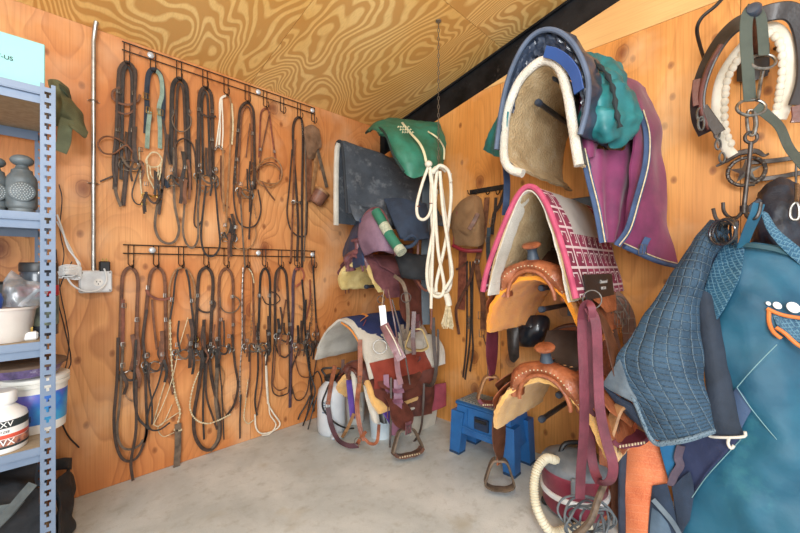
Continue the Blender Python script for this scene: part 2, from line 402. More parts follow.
def rack(label, xs, ztop, drop, zh, x0, x1, caps):
    a, b_ = A(x0, 200, .02), A(x1, 200, .02); t = thing('hook_rack', label, 'hook rack', ((a.x + b_.x) / 2, 0, ztop))
    for z in (ztop, ztop - drop): MB().tube([(a.x, -.02, z), (b_.x, -.02, z)], .0035, 8).build('rail', WIRE, t)
    for px in xs:
        p = A(px, 200, .02); x = p.x; m_ = MB(); w = .013
        m_.tube([(x - w, -.02, ztop), (x - w, -.02, zh + .012), (x - w * .6, -.03, zh), (x, -.04, zh - .004), (x + w * .6, -.03, zh), (x + w, -.02, zh + .012), (x + w, -.02, ztop)], .0028, 6)
        hk = [V((x + w * .3, -.026 - .022 * (1 - math.cos(th)), zh + .006 - .02 * math.sin(th))) for th in [k_ * PI / 5 for k_ in range(6)]]
        hk += [V((x + w * .3, -.066, zh + .02)), V((x + w * .3, -.058, zh + .028))]
        m_.tube(hk, .003, 6); m_.build('hook', WIRE, t)
    for px in caps:
        p = zA(px, ztop - drop * .55, .02)
        m_ = MB().lathe([(.0, .0), (.017, .0), (.017, .004), (.012, .009), (.004, .0105), (0, .0105)], (p.x, -.024, p.z), (0, -1, 0), 18)
        m_.build('mounting_washer', M('pale washer', '#cfd3d6', .35, .3, bump=0), t)
    return t
rack('black wire hook rack along the top of the left wall under the ceiling', UX, 2.412, .045, 2.30, 122, 315, (150.5, 258, 312))
rack('black wire hook rack halfway down the left wall', LX, 1.305, .047, 1.19, 123, 315, (152, 258, 312))
def bit_at(m_, c, w, h, sh=0):
    """snaffle or curb bit: two cheek rings, a jointed mouthpiece, optional shanks"""
    for s_ in (-1, 1):
        cc = c + V((s_ * w / 2, 0, 0)); m_.ring(cc, h / 2, .0032, V((s_ * .55, -1, .1)), 14, 5)
        if sh: m_.tube([cc + V((0, 0, h * .5)), cc + V((s_ * .004, -.006, 0)), cc + V((s_ * .012, -.01, -sh * .5)), cc + V((s_ * .002, -.004, -sh))], .0042, 6, smooth=3)
    m_.tube([c + V((-w / 2, 0, 0)), c + V((-w * .2, -.006, .006)), c + V((0, -.004, .012 if sh else -.004)), c + V((w * .2, -.006, .006)), c + V((w / 2, 0, 0))], .0048, 7, smooth=3)
    if sh: m_.tube([c + V((-w / 2, 0, -sh * .9)), c + V((0, -.01, -sh)), c + V((w / 2, 0, -sh * .9))], .0022, 5, smooth=3)
def buckle_at(m_, c, s_=.02, nrm=NA, rot=0):
    n0 = V(nrm).normalized(); u = UP.cross(n0).normalized(); v = n0.cross(u) * -1
    q = [(-.5, -.6), (.5, -.6), (.5, .6), (-.5, .6)]
    P = [c + n0 * .004 + u * (a * s_ * math.cos(rot) - b_ * s_ * math.sin(rot)) + UP * (a * s_ * math.sin(rot) + b_ * s_ * math.cos(rot)) for a, b_ in q]
    m_.tube(P + [P[0]], .0022, 5); m_.tube([(P[0] + P[1]) / 2, (P[2] + P[3]) / 2], .0015, 5)
def U(cx, top, hl, hr, xl, yl, xr, yr):
    return [(xl, yl), (lerp(xl, cx - hl, .6), lerp(yl, top, .5)), (cx - hl, top + 16), (cx - hl * .75, top + 5), (cx, top), (cx + hr * .75, top + 5), (cx + hr, top + 16), (lerp(xr, cx + hr, .6), lerp(yr, top, .5)), (xr, yr)]
def tack(label, strokes, group, cat='bridle', name='bridle', hook=None, pos=A, nrm=NA, d0=.02, dd=.0055):
    """strokes: (part, kind, material, size_mm, [(px,py[,d])...])"""
    t = None; n_ = 0
    def P3(q, d):
        return [pos(p[0], p[1], p[2] if len(p) > 2 else d) for p in q]
    f = strokes[0][4][0]; base = hook if hook is not None else pos(f[0], f[1], d0)
    t = thing(name, label, cat, base, group)
    for i, (part, kd, mt, w_, q) in enumerate(strokes):
        d = d0 + dd * (i % 7); pts = P3(q, d); m_ = MB(); w = w_ / 1000
        if kd == 's': m_.strap(pts, w, .0035, nrm, 5)
        elif kd == 'e': m_.strap(pts, w, .0035, nrm, 5); m_.strap([p + V(nrm) * .0045 for p in pts], w * .45, .003, nrm, 5)
        elif kd == 'r': m_.tube(pts, w / 2, 7, smooth=5)
        elif kd == 'b':
            P = cr(pts, 6); acc = 0; m_.tube(P, w * .22, 5)
            for a, b_ in zip(P[:-1], P[1:]):
                L = (b_ - a).length; acc += L
                if acc > w * .95: m_.ball(b_, w / 2, 7, 5); acc = 0
        elif kd == 'c':
            P = cr(pts, 6)
            for k_ in range(len(P)): m_.ring(P[k_], w / 2, w * .14, V((.8, -.6, 0)) if k_ % 2 else V((-.6, -.8, 0)), 8, 4, 1, 1.4)
        elif kd == 'bit': bit_at(m_, pts[0], w, w * .42, w * .55 if len(q) == 1 else 0)
        elif kd == 'ring': m_.ring(pts[0], w / 2, .003, nrm, 16, 6)
        elif kd == 'buckle':
            for p in pts:
                m_ = MB(); buckle_at(m_, p, w, nrm); m_.build(part, mt, t)
            continue
        m_.build(part, mt, t)
        if kd == 'bit' and w_ >= 70 and pos is A:
            c = q[0]; rs = random.Random(int(c[0] * 13 + c[1])); hx = w / 2
            for e in range(5):
                xx = pts[0] + V((rs.uniform(-1.1, 1.1) * hx, -.012 - .004 * e, rs.uniform(.0, .02))); up_ = e < 3; ln_ = rs.uniform(.08, .2) * (1 if up_ else -.8); sw = rs.uniform(-.02, .02)
                m2 = MB(); m2.strap([xx, xx + V((sw, -.006, ln_ * .5)), xx + V((sw * .4, .004, ln_))], rs.choice((.011, .015, .02)), .003, nrm, 4); m2.build('cheek_piece' if up_ else 'bit_hanger', rs.choice((LD, LB, LM, LD)), t)
            m2 = MB(); a0 = pts[0] + V((-hx, -.015, .02)); a1 = pts[0] + V((hx, -.015, .01)); m2.strap([a0, a0.lerp(a1, .3) + V((0, -.01, -.045)), a0.lerp(a1, .7) + V((0, -.01, -.05)), a1], .012, .003, nrm, 5); m2.build('curb_strap', rs.choice((LD, LB, LG)), t)
            for e in (-1, 1):
                m2 = MB(); buckle_at(m2, pts[0] + V((e * hx * .9, -.02, rs.uniform(.04, .08))), .018, nrm); m2.build('buckle', CH, t)
    return t
g1 = 'headstalls and halters hung on the upper hook rack'; g2 = 'headstalls and reins hung on the lower hook rack'
tack('dark leather bridle on the first upper hook, with a stiff looped rein at left', [
    ('crownpiece', 'e', LD, 22, U(127, 63, 8, 8, 115, 190, 123, 206)), ('cheek_strap', 'e', LB, 16, U(127, 67, 4, 5, 121, 180, 132, 150)),
    ('noseband', 's', LM, 12, [(120, 88), (113, 92), (113, 99), (120, 104), (130, 105), (138, 101), (140, 95)]),
    ('cheek_strap', 's', LD, 12, [(117, 90), (116, 130), (113, 165), (116, 185)]), ('cheek_strap', 's', LD, 14, [(135, 90), (134, 120), (133, 145), (134, 160)]),
    ('throat_latch', 'r', LM, 9, [(128, 146), (117, 139), (105, 137), (98, 144), (103, 153), (114, 154), (126, 146), (133, 153)]),
    ('rein', 's', LG, 15, [(115, 188), (117, 197), (121, 207)]), ('keeper', 's', LD, 8, [(100, 182), (107, 179), (117, 175)]), ('bit', 'bit', CH, 90, [(131, 163)]),
    ('browband', 's', LM, 10, [(115, 111), (122, 114), (129, 114), (136, 109)]), ('buckle', 'buckle', CH, 17, [(119, 92), (134, 94), (118, 130), (133, 131)])], g1)
tack('sage green and charcoal webbing halter with brass buckles and cream rope noseband, second upper hook', [
    ('crownpiece', 'e', NV, 26, [(146, 134), (147, 108), (147, 88), (149, 74), (154, 70), (160, 75), (163, 92), (163, 112), (162, 124)]),
    ('crownpiece', 's', SG, 22, [(156, 71), (161, 78), (162, 95), (159, 108), (160, 128), (160, 149)]), ('cheek_strap', 's', SG, 22, [(150, 112), (148, 130), (147, 149)]),
    ('buckle', 'buckle', BRS, 28, [(146, 97), (149, 111), (160, 113)]), ('noseband', 'r', LC, 9, [(147, 158), (152, 153), (158, 154), (162, 161), (158, 167), (150, 167), (146, 162), (148, 157)]),
    ('rope_loop', 'r', LC, 8, [(147, 160), (148, 176), (152, 185), (156, 190), (160, 176), (161, 163)]), ('rope_loop', 'r', LC, 7, [(150, 167), (151, 176), (155, 179), (158, 175), (158, 167)]),
    ('lead_cord', 'r', LC, 8, [(139, 148), (140, 170), (141, 188), (143, 200)]), ('tongue', 's', NV, 28, [(157, 172), (163, 180), (169, 188)]),
    ('lead_cord', 'r', LB, 7, [(140, 168), (135, 182), (132, 195), (135, 203), (140, 205), (143, 200)]), ('snap', 'ring', BRS, 22, [(144, 204)]), ('chin_strap', 's', LD, 14, [(163, 120), (166, 140), (164, 165), (162, 190), (159, 215)]),
    ('bit', 'bit', BRS, 70, [(152, 197), (152, 197)]), ('cheek_strap', 's', LD, 12, [(168, 135), (167, 150), (170, 165)])], g1, 'halter', 'halter')
tack('black bridle with round rolled noseband and reins falling in a wide loop, third upper hook', [
    ('crownpiece', 'e', LB, 24, U(179, 79, 7, 8, 171, 165, 190, 190)), ('cheek_strap', 'e', LD, 15, U(180, 84, 3, 4, 175, 165, 186, 160)),
    ('noseband', 'r', LG, 8, [(174, 114), (172, 120), (176, 130), (184, 132), (190, 127), (191, 119), (188, 114)]),
    ('rein', 'r', LD, 10, [(175, 176), (174, 155), (177, 143), (184, 139), (191, 143), (195, 155), (196, 175)]),
    ('rein', 's', LG, 14, [(174, 150), (174, 190), (175, 208), (179, 228), (176, 240), (169, 244), (160, 240), (155, 227), (157, 208), (162, 190)]),
    ('bit', 'bit', CH, 80, [(178, 180)]), ('keeper', 's', LM, 14, [(188, 160), (190, 180), (189, 200)]), ('buckle', 'buckle', CH, 18, [(173, 112), (189, 112), (173, 150)]), ('rein', 'r', LD, 9, [(196, 140), (197, 185), (194, 220), (197, 228), (201, 222)])], g1)
tack('dark bridle with bright silver curb bit and deep rein loop, fourth upper hook', [
    ('crownpiece', 'e', LD, 22, U(205, 88, 6, 7, 198, 180, 213, 180)), ('cheek_strap', 's', LB, 14, U(205, 92, 3, 3, 203, 175, 210, 170)),
    ('noseband', 's', LD, 13, [(199, 109), (202, 114), (208, 117), (216, 117)]), ('bit', 'bit', CH, 105, [(207, 178)]), ('curb_chain', 'c', CH, 9, [(199, 188), (206, 193), (214, 186)]),
    ('rein', 's', LB, 12, [(206, 186), (203, 212), (201, 236), (204, 252), (210, 257), (216, 254), (220, 244), (218, 220), (215, 182)]),
    ('rein', 's', LG, 12, [(186, 186), (184, 212), (183, 232), (187, 245), (193, 248), (198, 238), (198, 210), (200, 184)]), ('bit_ring', 'ring', CH, 34, [(199, 172)]), ('bit_ring', 'ring', CH, 34, [(215, 171)]), ('buckle', 'buckle', CH, 17, [(199, 110), (212, 112), (212, 140)])], g1)
tack('pale cream and tan headstall hanging on the fifth upper hook', [
    ('crownpiece', 's', LW, 13, [(219, 147), (220, 125), (220, 104), (222, 98), (227, 96)]), ('crownpiece', 's', LT, 12, [(226, 96), (230, 99), (231, 112), (230, 150), (227, 205), (226, 232)]),
    ('cheek_strap', 's', LW, 8, [(222, 100), (219, 125), (216, 148)]), ('cheek_strap', 's', LW, 8, [(222, 100), (223, 130), (222, 150)]), ('cheek_strap', 's', LC, 10, [(232, 104), (233, 125), (232, 145)]),
    ('knot', 'c', CH, 12, [(215, 150), (219, 147), (224, 152)]), ('cheek_strap', 's', LT, 14, [(223, 150), (223, 185), (224, 212)]), ('rein', 's', LM, 11, [(221, 156), (221, 185), (223, 203), (229, 208)]),
    ('bit', 'bit', CH, 75, [(229, 236)]), ('rein', 's', LT, 9, [(231, 240), (236, 248), (244, 250), (252, 246), (256, 236), (255, 226)])], g1)
tack('dark brown bridle with two overlapping rein loops, sixth upper hook left of the coiled rein', [
    ('crownpiece', 'e', LD, 18, U(247, 103, 8, 7, 234, 185, 255, 190)), ('cheek_strap', 's', LM, 12, U(247, 107, 6, 5, 238, 185, 251, 175)),
    ('throat_latch', 's', LM, 9, [(250, 124), (248, 140), (246, 158)]), ('rein', 's', LD, 11, [(234, 184), (234, 202), (238, 221), (246, 228), (256, 225), (261, 210), (258, 190)]),
    ('rein', 's', LG, 11, [(240, 190), (242, 225), (245, 268)]), ('rein', 's', LD, 12, [(255, 160), (252, 200), (250, 222), (249, 240)]), ('bit', 'bit', CH, 85, [(245, 192)]), ('bit_ring', 'ring', LT, 52, [(246, 191)]),
    ('curb_chain', 'c', CH, 10, [(235, 165), (236, 180), (238, 196)]), ('snap', 'c', CH, 9, [(254, 205), (256, 218)]), ('buckle', 'buckle', CH, 18, [(238, 131), (252, 134), (237, 160)])], g1)
tack('reddish headstall with a coiled tan rein tied beside it, seventh upper hook', [
    ('crownpiece', 's', LR, 12, [(259, 158), (260, 130), (261, 114), (265, 109), (269, 113), (272, 135), (276, 163)]), ('cheek_strap', 's', LM, 10, [(270, 112), (265, 135), (260, 160), (258, 180)]),
    ('coiled_rein', 'r', LT, 9, [(246, 180), (250, 172), (258, 167), (268, 165), (277, 168), (282, 175), (278, 183), (268, 184), (258, 181), (250, 182)]),
    ('coiled_rein', 'r', LT, 9, [(264, 160), (272, 158), (279, 163), (282, 172), (280, 181), (272, 187), (262, 186), (256, 178), (258, 167), (264, 161)]),
    ('coiled_rein', 'r', LM, 8, [(257, 186), (254, 176), (262, 166), (272, 163), (280, 170), (279, 180)]), ('rein_tail', 's', LM, 12, [(262, 182), (268, 192), (275, 201)]), ('buckle', 'buckle', CH, 16, [(260, 150), (274, 152)])], g1)
tack('long dark reins doubled over the ninth upper hook, reaching the lower rack', [
    ('rein', 'e', LD, 20, [(297, 262), (298, 220), (294, 160), (293, 132), (295, 121), (299, 118), (302, 122), (303, 140), (302, 200), (302, 268)]),
    ('rein', 's', LD, 12, [(292, 150), (289, 190), (287, 212), (290, 228), (297, 236), (305, 236), (307, 224), (307, 160), (304, 130)]),
    ('rein', 's', LM, 16, [(295, 140), (293, 200), (291, 258), (289, 263)]), ('snap', 'c', CH, 12, [(302, 125), (303, 136)]), ('bit', 'bit', CH, 60, [(297, 203), (297, 203)]), ('curb_chain', 'c', CH, 9, [(296, 210), (295, 230)]), ('rein', 's', LG, 11, [(305, 140), (306, 200), (304, 262)])], g1, 'reins', 'long_reins')
# nosebag
nb = thing('nosebag', 'brown leather nosebag with a square cup hanging from the last upper hook', 'feed bag', A(313, 130, .03))
MB().cloth([pA([(304, 128), (311, 126), (318, 130)], .03), pA([(304, 138), (312, 137, ), (322, 146)], .055), pA([(308, 156), (314, 152), (318, 150)], .06), pA([(310, 162), (313, 160), (316, 158)], .04)], 6, 6, .006, .012, 9).build('crown_pad', M('crumpled brown leather', '#8d6c52', .6, hex2='#5e4431', vs=12, bump=.4, bs=60), nb)
MB().strap(pA([(309, 150), (309, 175), (308, 202)], .04), .045, .004).build('neck_strap', LM, nb)
MB().strap(pA([(317, 148), (322, 168), (327, 188)], .035), .03, .004).build('neck_strap', LG, nb)
MB().strap(pA([(313, 140), (316, 165), (311, 195)], .03), .03, .004).build('neck_strap', LT, nb)
c0 = A(319, 198, .075); m_ = MB()
pr = [(.078, .055), (.082, .05), (.072, -.03), (.06, -.055), (.0, -.06)]; m_.lathe([(.074, .05)] + pr, c0, V((.35, -.25, .75)), 20, 1, .7); m_.build('cup', M('stiff brown leather', '#8b5f4c', .5, hex2='#5c3a2e', vs=8, bump=.3, bs=60), nb)
m_ = MB(); m_.lathe([(.083, .042), (.086, .05), (.086, .058), (.083, .06)], c0, V((.35, -.25, .75)), 20, 1, .7); m_.build('rim', LT, nb)
# ---- lower rack
tack('plain brown headstall with long double looped reins and a hanging tail, first lower hook', [
    ('crownpiece', 'e', LM, 18, U(130, 268, 8, 8, 120, 345, 136, 345)), ('cheek_strap', 's', LR, 16, [(123, 300), (123, 330), (122, 365)]), ('cheek_strap', 's', LM, 16, [(137, 318), (137, 345), (135, 375)]),
    ('rein', 's', LD, 14, [(118, 338), (117, 380), (114, 420), (117, 448), (125, 461), (137, 458), (145, 440), (147, 422)]), ('rein', 's', LG, 12, [(123, 345), (120, 400), (117, 430), (121, 446), (130, 450), (139, 446), (143, 440)]),
    ('rein', 's', LB, 12, [(136, 340), (134, 385), (137, 415), (145, 426), (150, 430)]), ('rein_tail', 's', LD, 14, [(136, 380), (136, 430), (131, 462), (133, 481)]), ('bit', 'bit', CH, 70, [(129, 373)]),
    ('curb_chain', 'c', CH, 8, [(122, 384), (127, 398), (137, 403)]), ('buckle', 'buckle', CH, 18, [(124, 306), (137, 320), (123, 345)])], g2)
tack('brown headstall with a low slung reddish noseband and shanked bit, second lower hook', [
    ('crownpiece', 'e', LM, 18, U(157, 268, 8, 8, 142, 350, 166, 350)), ('noseband', 's', LR, 14, [(146, 290), (149, 295), (156, 299), (164, 300), (172, 298)]), ('cheek_strap', 's', LM, 12, [(152, 300), (154, 325), (157, 350)]),
    ('cheek_strap', 's', LD, 14, [(147, 310), (143, 335), (145, 360), (146, 400), (147, 430), (144, 443)]), ('bit', 'bit', CH, 85, [(154, 364)]), ('rein', 's', LB, 9, [(163, 366), (158, 385), (152, 400), (147, 420), (151, 430), (160, 430), (170, 423)]),
    ('rein', 's', LB, 9, [(146, 366), (149, 385), (152, 405), (152, 425)]), ('rein', 's', LM, 12, [(166, 350), (170, 375), (173, 395)]), ('bit_ring', 'ring', CH, 34, [(146, 356)]), ('curb_chain', 'c', CH, 9, [(164, 350), (165, 366)]), ('buckle', 'buckle', CH, 17, [(148, 288), (165, 296), (166, 320)])], g2)
tack('light rawhide headstall with beaded braided reins ending in a long leather popper, third lower hook', [
    ('crownpiece', 's', LT, 11, [(169, 350), (169, 305), (170, 285), (175, 272), (182, 268), (189, 272), (194, 284), (195, 300), (193, 330), (190, 350)]),
    ('rein', 'b', LC, 15, [(170, 318), (171, 350), (173, 380), (176, 398), (180, 412), (178, 424)]), ('popper', 's', LG, 36, [(178, 424), (178, 445), (177, 462), (176, 474)]),
    ('cheek_strap', 's', LB, 10, [(178, 270), (175, 282), (173, 302), (170, 320)]), ('cheek_strap', 's', LB, 12, [(186, 270), (189, 282), (191, 302), (196, 345)]), ('bit', 'bit', CH, 80, [(183, 352)]),
    ('string', 'r', LC, 5, [(188, 318), (180, 345), (172, 380), (163, 405), (153, 426)]), ('string', 'r', LC, 5, [(180, 412), (168, 420), (158, 428), (163, 437), (174, 433)]), ('string', 'r', LC, 5, [(166, 380), (160, 400), (154, 424), (163, 424), (172, 405)]),
    ('popper_band', 's', LC, 11, [(174, 430), (178, 431), (182, 430)]), ('rein', 's', LM, 12, [(164, 362), (167, 375), (173, 392)]), ('buckle', 'buckle', CH, 18, [(172, 300), (192, 301)])], g2)
tack('black headstall with thick reins in a teardrop loop nearly to the floor, fourth lower hook', [
    ('crownpiece', 'e', LD, 20, U(206, 268, 8, 7, 195, 350, 210, 350)), ('noseband', 's', LD, 12, [(196, 302), (199, 310), (206, 313), (212, 311), (215, 304), (211, 299)]),
    ('rein', 'e', LD, 20, [(204, 320), (203, 350), (199, 385), (194, 415), (195, 436), (203, 449), (213, 449), (220, 436), (219, 412), (212, 380), (208, 345)]), ('rein', 's', LB, 12, [(206, 345), (204, 380), (203, 410), (204, 440)]),
    ('rein', 's', LD, 12, [(208, 345), (206, 392), (213, 418), (217, 430)]), ('braided_cord', 'b', LC, 12, [(199, 372), (193, 388), (190, 408), (196, 420), (207, 424), (218, 421), (230, 415)]), ('bit', 'bit', CH, 90, [(203, 352)]),
    ('bit_ring', 'ring', BRS, 30, [(196, 340)]), ('curb_chain', 'c', CH, 9, [(211, 330), (214, 345), (222, 350)]), ('buckle', 'buckle', CH, 17, [(198, 296), (211, 303)])], g2)
tack('dark headstall with a round looped noseband and one broad hanging strap, fifth lower hook', [
    ('crownpiece', 'e', LM, 18, U(226, 269, 7, 7, 219, 350, 233, 350)), ('noseband', 'r', LG, 8, [(220, 298), (221, 308), (227, 313), (235, 312), (240, 305), (238, 299), (232, 296)]), ('rein', 'e', LG, 24, [(216, 340), (217, 370), (216, 400), (219, 425), (218, 440), (210, 452)]),
    ('rein', 's', LD, 16, [(232, 335), (235, 365), (238, 385), (234, 405), (226, 417)]), ('rein', 's', LB, 8, [(219, 360), (222, 395), (224, 440)]), ('bit', 'bit', CH, 80, [(222, 348)]), ('bit_ring', 'ring', CH, 30, [(232, 350)]), ('rein', 's', LT, 8, [(216, 360), (224, 375), (221, 400), (226, 415)]), ('buckle', 'buckle', CH, 17, [(232, 297), (221, 320), (233, 325)])], g2)
tack('silver beaded headstall with a dangling beaded rein and black tail, sixth lower hook', [
    ('crownpiece', 's', LM, 13, U(247, 267, 4, 6, 243, 350, 254, 350)), ('cheek_strap', 'b', CH, 12, [(243, 268), (242, 300), (242, 340), (240, 372), (240, 402)]), ('rein', 's', LB, 10, [(241, 395), (240, 418), (240, 439)]),
    ('rein', 'b', LC, 11, [(248, 380), (246, 400), (244, 418), (248, 424), (253, 421)]), ('crownpiece', 'b', LC, 10, [(248, 268), (252, 274), (254, 283)]), ('bit', 'bit', CH, 80, [(251, 346)]), ('rein', 's', LM, 12, [(250, 350), (250, 375), (247, 398)]), ('curb_chain', 'c', CH, 9, [(252, 315), (251, 335)])], g2)
tack('black headstall with a white rope loop at the floor end, seventh lower hook', [
    ('crownpiece', 'e', LB, 17, U(265, 269, 5, 5, 258, 350, 270, 350)), ('noseband', 'r', LD, 8, [(262, 297), (266, 304), (274, 305), (280, 300), (276, 294), (270, 292)]), ('rope_rein', 'r', LW, 11, [(266, 350), (266, 375), (268, 402), (273, 413), (280, 424), (274, 431), (262, 434), (256, 428), (255, 415)]),
    ('rope_rein', 'r', LW, 9, [(269, 404), (270, 415), (276, 425), (270, 434), (262, 436)]), ('rein', 's', LB, 13, [(257, 330), (258, 370), (255, 400), (257, 416)]), ('rein', 's', LM, 12, [(262, 350), (262, 385), (257, 412)]), ('bit', 'bit', CH, 85, [(262, 345)]), ('bit_ring', 'ring', LC, 70, [(264, 350)]),
    ('rope_wrap', 'r', LW, 15, [(266, 365), (267, 385), (268, 404)]), ('buckle', 'buckle', CH, 20, [(259, 296), (269, 296)]), ('rein', 's', LD, 14, [(267, 330), (268, 350), (266, 366)])], g2)
tack('purplish brown headstall with double shallow rein loops, eighth lower hook', [
    ('crownpiece', 'e', LD, 20, U(281, 268, 6, 6, 275, 345, 290, 345)), ('cheek_strap', 's', LM, 15, [(279, 270), (277, 285), (279, 292)]), ('rein', 's', LD, 9, [(275, 330), (273, 360), (272, 388), (277, 396), (285, 395), (289, 388), (289, 345)]),
    ('rein', 's', LM, 9, [(276, 340), (274, 375), (273, 385), (279, 391), (287, 388)]), ('rein', 's', LD, 12, [(274, 340), (278, 353), (285, 358), (291, 352)]), ('bit', 'bit', CH, 95, [(283, 336)]), ('cheek_strap', 's', LM, 12, [(286, 300), (282, 322), (276, 345)]), ('curb_chain', 'c', CH, 9, [(288, 310), (289, 325)])], g2)
tack('wide purple brown reins with a rusty red curled strap at the top, ninth lower hook', [
    ('crownpiece', 'e', M('plum leather', '#5b4650', .5, hex2='#3a2b33', vs=25), 24, [(290, 408), (291, 360), (293, 310), (293, 285), (295, 271), (299, 269)]), ('curled_strap', 's', M('rust leather', '#a8614a', .5, hex2='#7c4030', vs=25), 16, [(295, 270), (301, 269), (304, 275), (302, 282), (296, 287)]),
    ('cheek_strap', 's', LB, 16, [(302, 280), (304, 310), (301, 340)]), ('rein', 's', LD, 9, [(292, 388), (296, 400), (303, 399), (308, 388), (310, 365)]), ('rein', 's', LM, 9, [(294, 355), (299, 374), (306, 378), (311, 376)]), ('bit', 'bit', CH, 85, [(300, 345)]), ('curb_chain', 'c', CH, 10, [(299, 307), (304, 312)]), ('rein', 's', LD, 14, [(298, 340), (298, 352), (291, 372), (292, 395)])], g2, 'reins', 'long_reins')
tack('tangle of black straps and silver chain on the last lower hook by the corner', [
    ('crownpiece', 's', LB, 14, [(313, 267), (315, 300), (316, 330), (313, 360)]), ('curb_chain', 'c', CH, 16, [(311, 295), (312, 310), (311, 325)]), ('cheek_strap', 's', LR, 14, [(310, 280), (310, 300), (306, 320)]), ('rein', 's', LB, 16, [(306, 300), (305, 330), (309, 360), (311, 390), (314, 412)]),
    ('bit', 'bit', CH, 95, [(311, 343)]), ('rein', 's', LD, 10, [(316, 320), (319, 340), (314, 375), (311, 395), (306, 418)]), ('curb_chain', 'c', CH, 12, [(309, 350), (310, 370)]), ('bit_ring', 'ring', CH, 44, [(315, 335)]), ('rein', 's', LG, 10, [(309, 330), (304, 345), (308, 360)])], g2)
# ---- conduit, outlet box, plugs, cords
cx = A(93.5, 200, .02).x
t = thing('electrical_conduit', 'silver metal conduit running from ceiling down to the outlet box', 'conduit', (cx, 0, 1.15))
MB().tube([(cx, -.02, 1.13), (cx, -.02, 2.36), (cx + .004, -.03, 2.41), (cx + .008, -.05, 2.455)], .0105, 12).build('pipe', GALV, t)
for z in (1.62, 2.05):
    m_ = MB(); m_.strap([(cx - .022, -.003, z), (cx - .013, -.008, z), (cx - .01, -.03, z), (cx, -.034, z), (cx + .01, -.03, z), (cx + .013, -.008, z), (cx + .026, -.003, z)], .018, .002, (0, 0, 1), 2); m_.build('clamp', GALV, t)
o = A(95.5, 282, .025)
t = thing('outlet_box', 'pale metal outlet box at the foot of the conduit', 'outlet', (o.x, 0, o.z - .055))
MB().box((o.x, -.024, o.z), (.135, .048, .115), bev=.006).build('box', WHT, t)
MB().box((o.x, -.051, o.z), (.128, .006, .108), bev=.003).build('cover_plate', M('pale grey cover', '#dfe3e6', .35, bump=0), t)
m_ = MB().lathe([(0, 0), (.02, 0), (.02, .003), (0, .003)], (o.x + .008, -.054, o.z - .004), (0, -1, 0), 20); s_ = m_.build('socket', M('socket white', '#f0efec', .4, bump=0), t)
m_ = MB()
for dx, dz in ((-.007, .004), (.007, .004), (0, -.008)): m_.box((o.x + .008 + dx, -.0575, o.z - .004 + dz), (.003, .002, .007))
m_.build('slot', BLKP, s_)
for sx in (-1, 1):
    for sz in (-1, 1): MB().ball((o.x + sx * .056, -.055, o.z + sz * .046), .004, 8, 5).build('screw', CH, t)
p = A(104.5, 267, .03)
t = thing('power_adapter', 'small black power adapter perched above the outlet box', 'adapter', (p.x, -.03, p.z - .03)); MB().box((p.x, -.03, p.z), (.045, .04, .055), bev=.005).build('body', BLKP, t)
m_ = MB()
for dx in (-.008, .008): m_.box((p.x + dx, -.03, p.z + .034), (.006, .002, .016))
m_.build('prong', BRS, t)
def cord(name, label, pts, r, mt, cat='cord', pos=A, d=.02, sm=7):
    P = [pos(q[0], q[1], q[2] if len(q) > 2 else d) for q in pts]
    o_ = MB().tube(P, r, 8, smooth=sm).build(name, mt); return tag(o_, label, cat)
cord('cable', 'white power cord sagging under the outlet box', [(58, 274, .05), (66, 277, .06), (72, 285, .07), (82, 291, .075), (92, 292, .08), (101, 289, .08), (106, 283, .07), (106, 275, .06), (104, 269, .06)], .0042, WHT)
cord('cable', 'white cord dropping from the shelf in two bends left of the conduit', [(57, 215, .05), (63, 232, .05), (68, 248, .06), (75, 258, .06), (80, 265, .05), (76, 271, .05), (66, 272, .06), (58, 268, .05)], .004, WHT)
cord('cable', 'thin white cord beside the two-bend cord, ending at the coiled bundle', [(57, 222, .03), (66, 240, .04), (73, 254, .05), (79, 268, .06), (74, 276, .08), (62, 277, .08)], .0035, WHT)
t = thing('cord_bundle', 'bundled white cord coil tied against the wall left of the outlet', 'cord', A(72, 270, .05)); m_ = MB()
for i in range(7):
    y = 268 + i * 1.5; m_.tube(pA([(58, y, .05), (66, y - 2.5, .075 + .004 * i), (78, y - 1.5, .07), (81, y + 1, .06), (77, y + 3, .055), (66, y + 1.5, .05), (58, y + 1, .045)]), .0036, 6, smooth=5)
m_.build('coil', WHT, t); MB().ring(A(66, 272, .062), .024, .004, (1, -.2, 0), 14, 6).build('tie', BLKP, t)
cord('cable', 'thin black cable hanging behind the shelf post, longest of the loose cables', [(56, 250, .02), (60, 290, .02), (66, 320, .02), (69, 345, .02), (64, 375, .02), (58, 390, .02)], .0022, BLKP)
cord('cable', 'black cable curving from the shelf post down and right to a loose end', [(57, 400, .02), (60, 418, .02), (68, 436, .02), (79, 448, .02)], .0035, BLKP)
cord('cable', 'slim dark cable bowing out beside the shelf post above the white cords', [(59, 185, .02), (62, 200, .02), (60, 230, .02), (64, 255, .03), (60, 275, .03)], .0022, BLKP)
cord('cable', 'black cable looping from the white cord bundle down to the lower shelf', [(72, 262, .06), (62, 282, .05), (58, 300, .03), (65, 330, .02), (71, 362, .02), (62, 378, .02), (57, 392, .02)], .0025, BLKP)
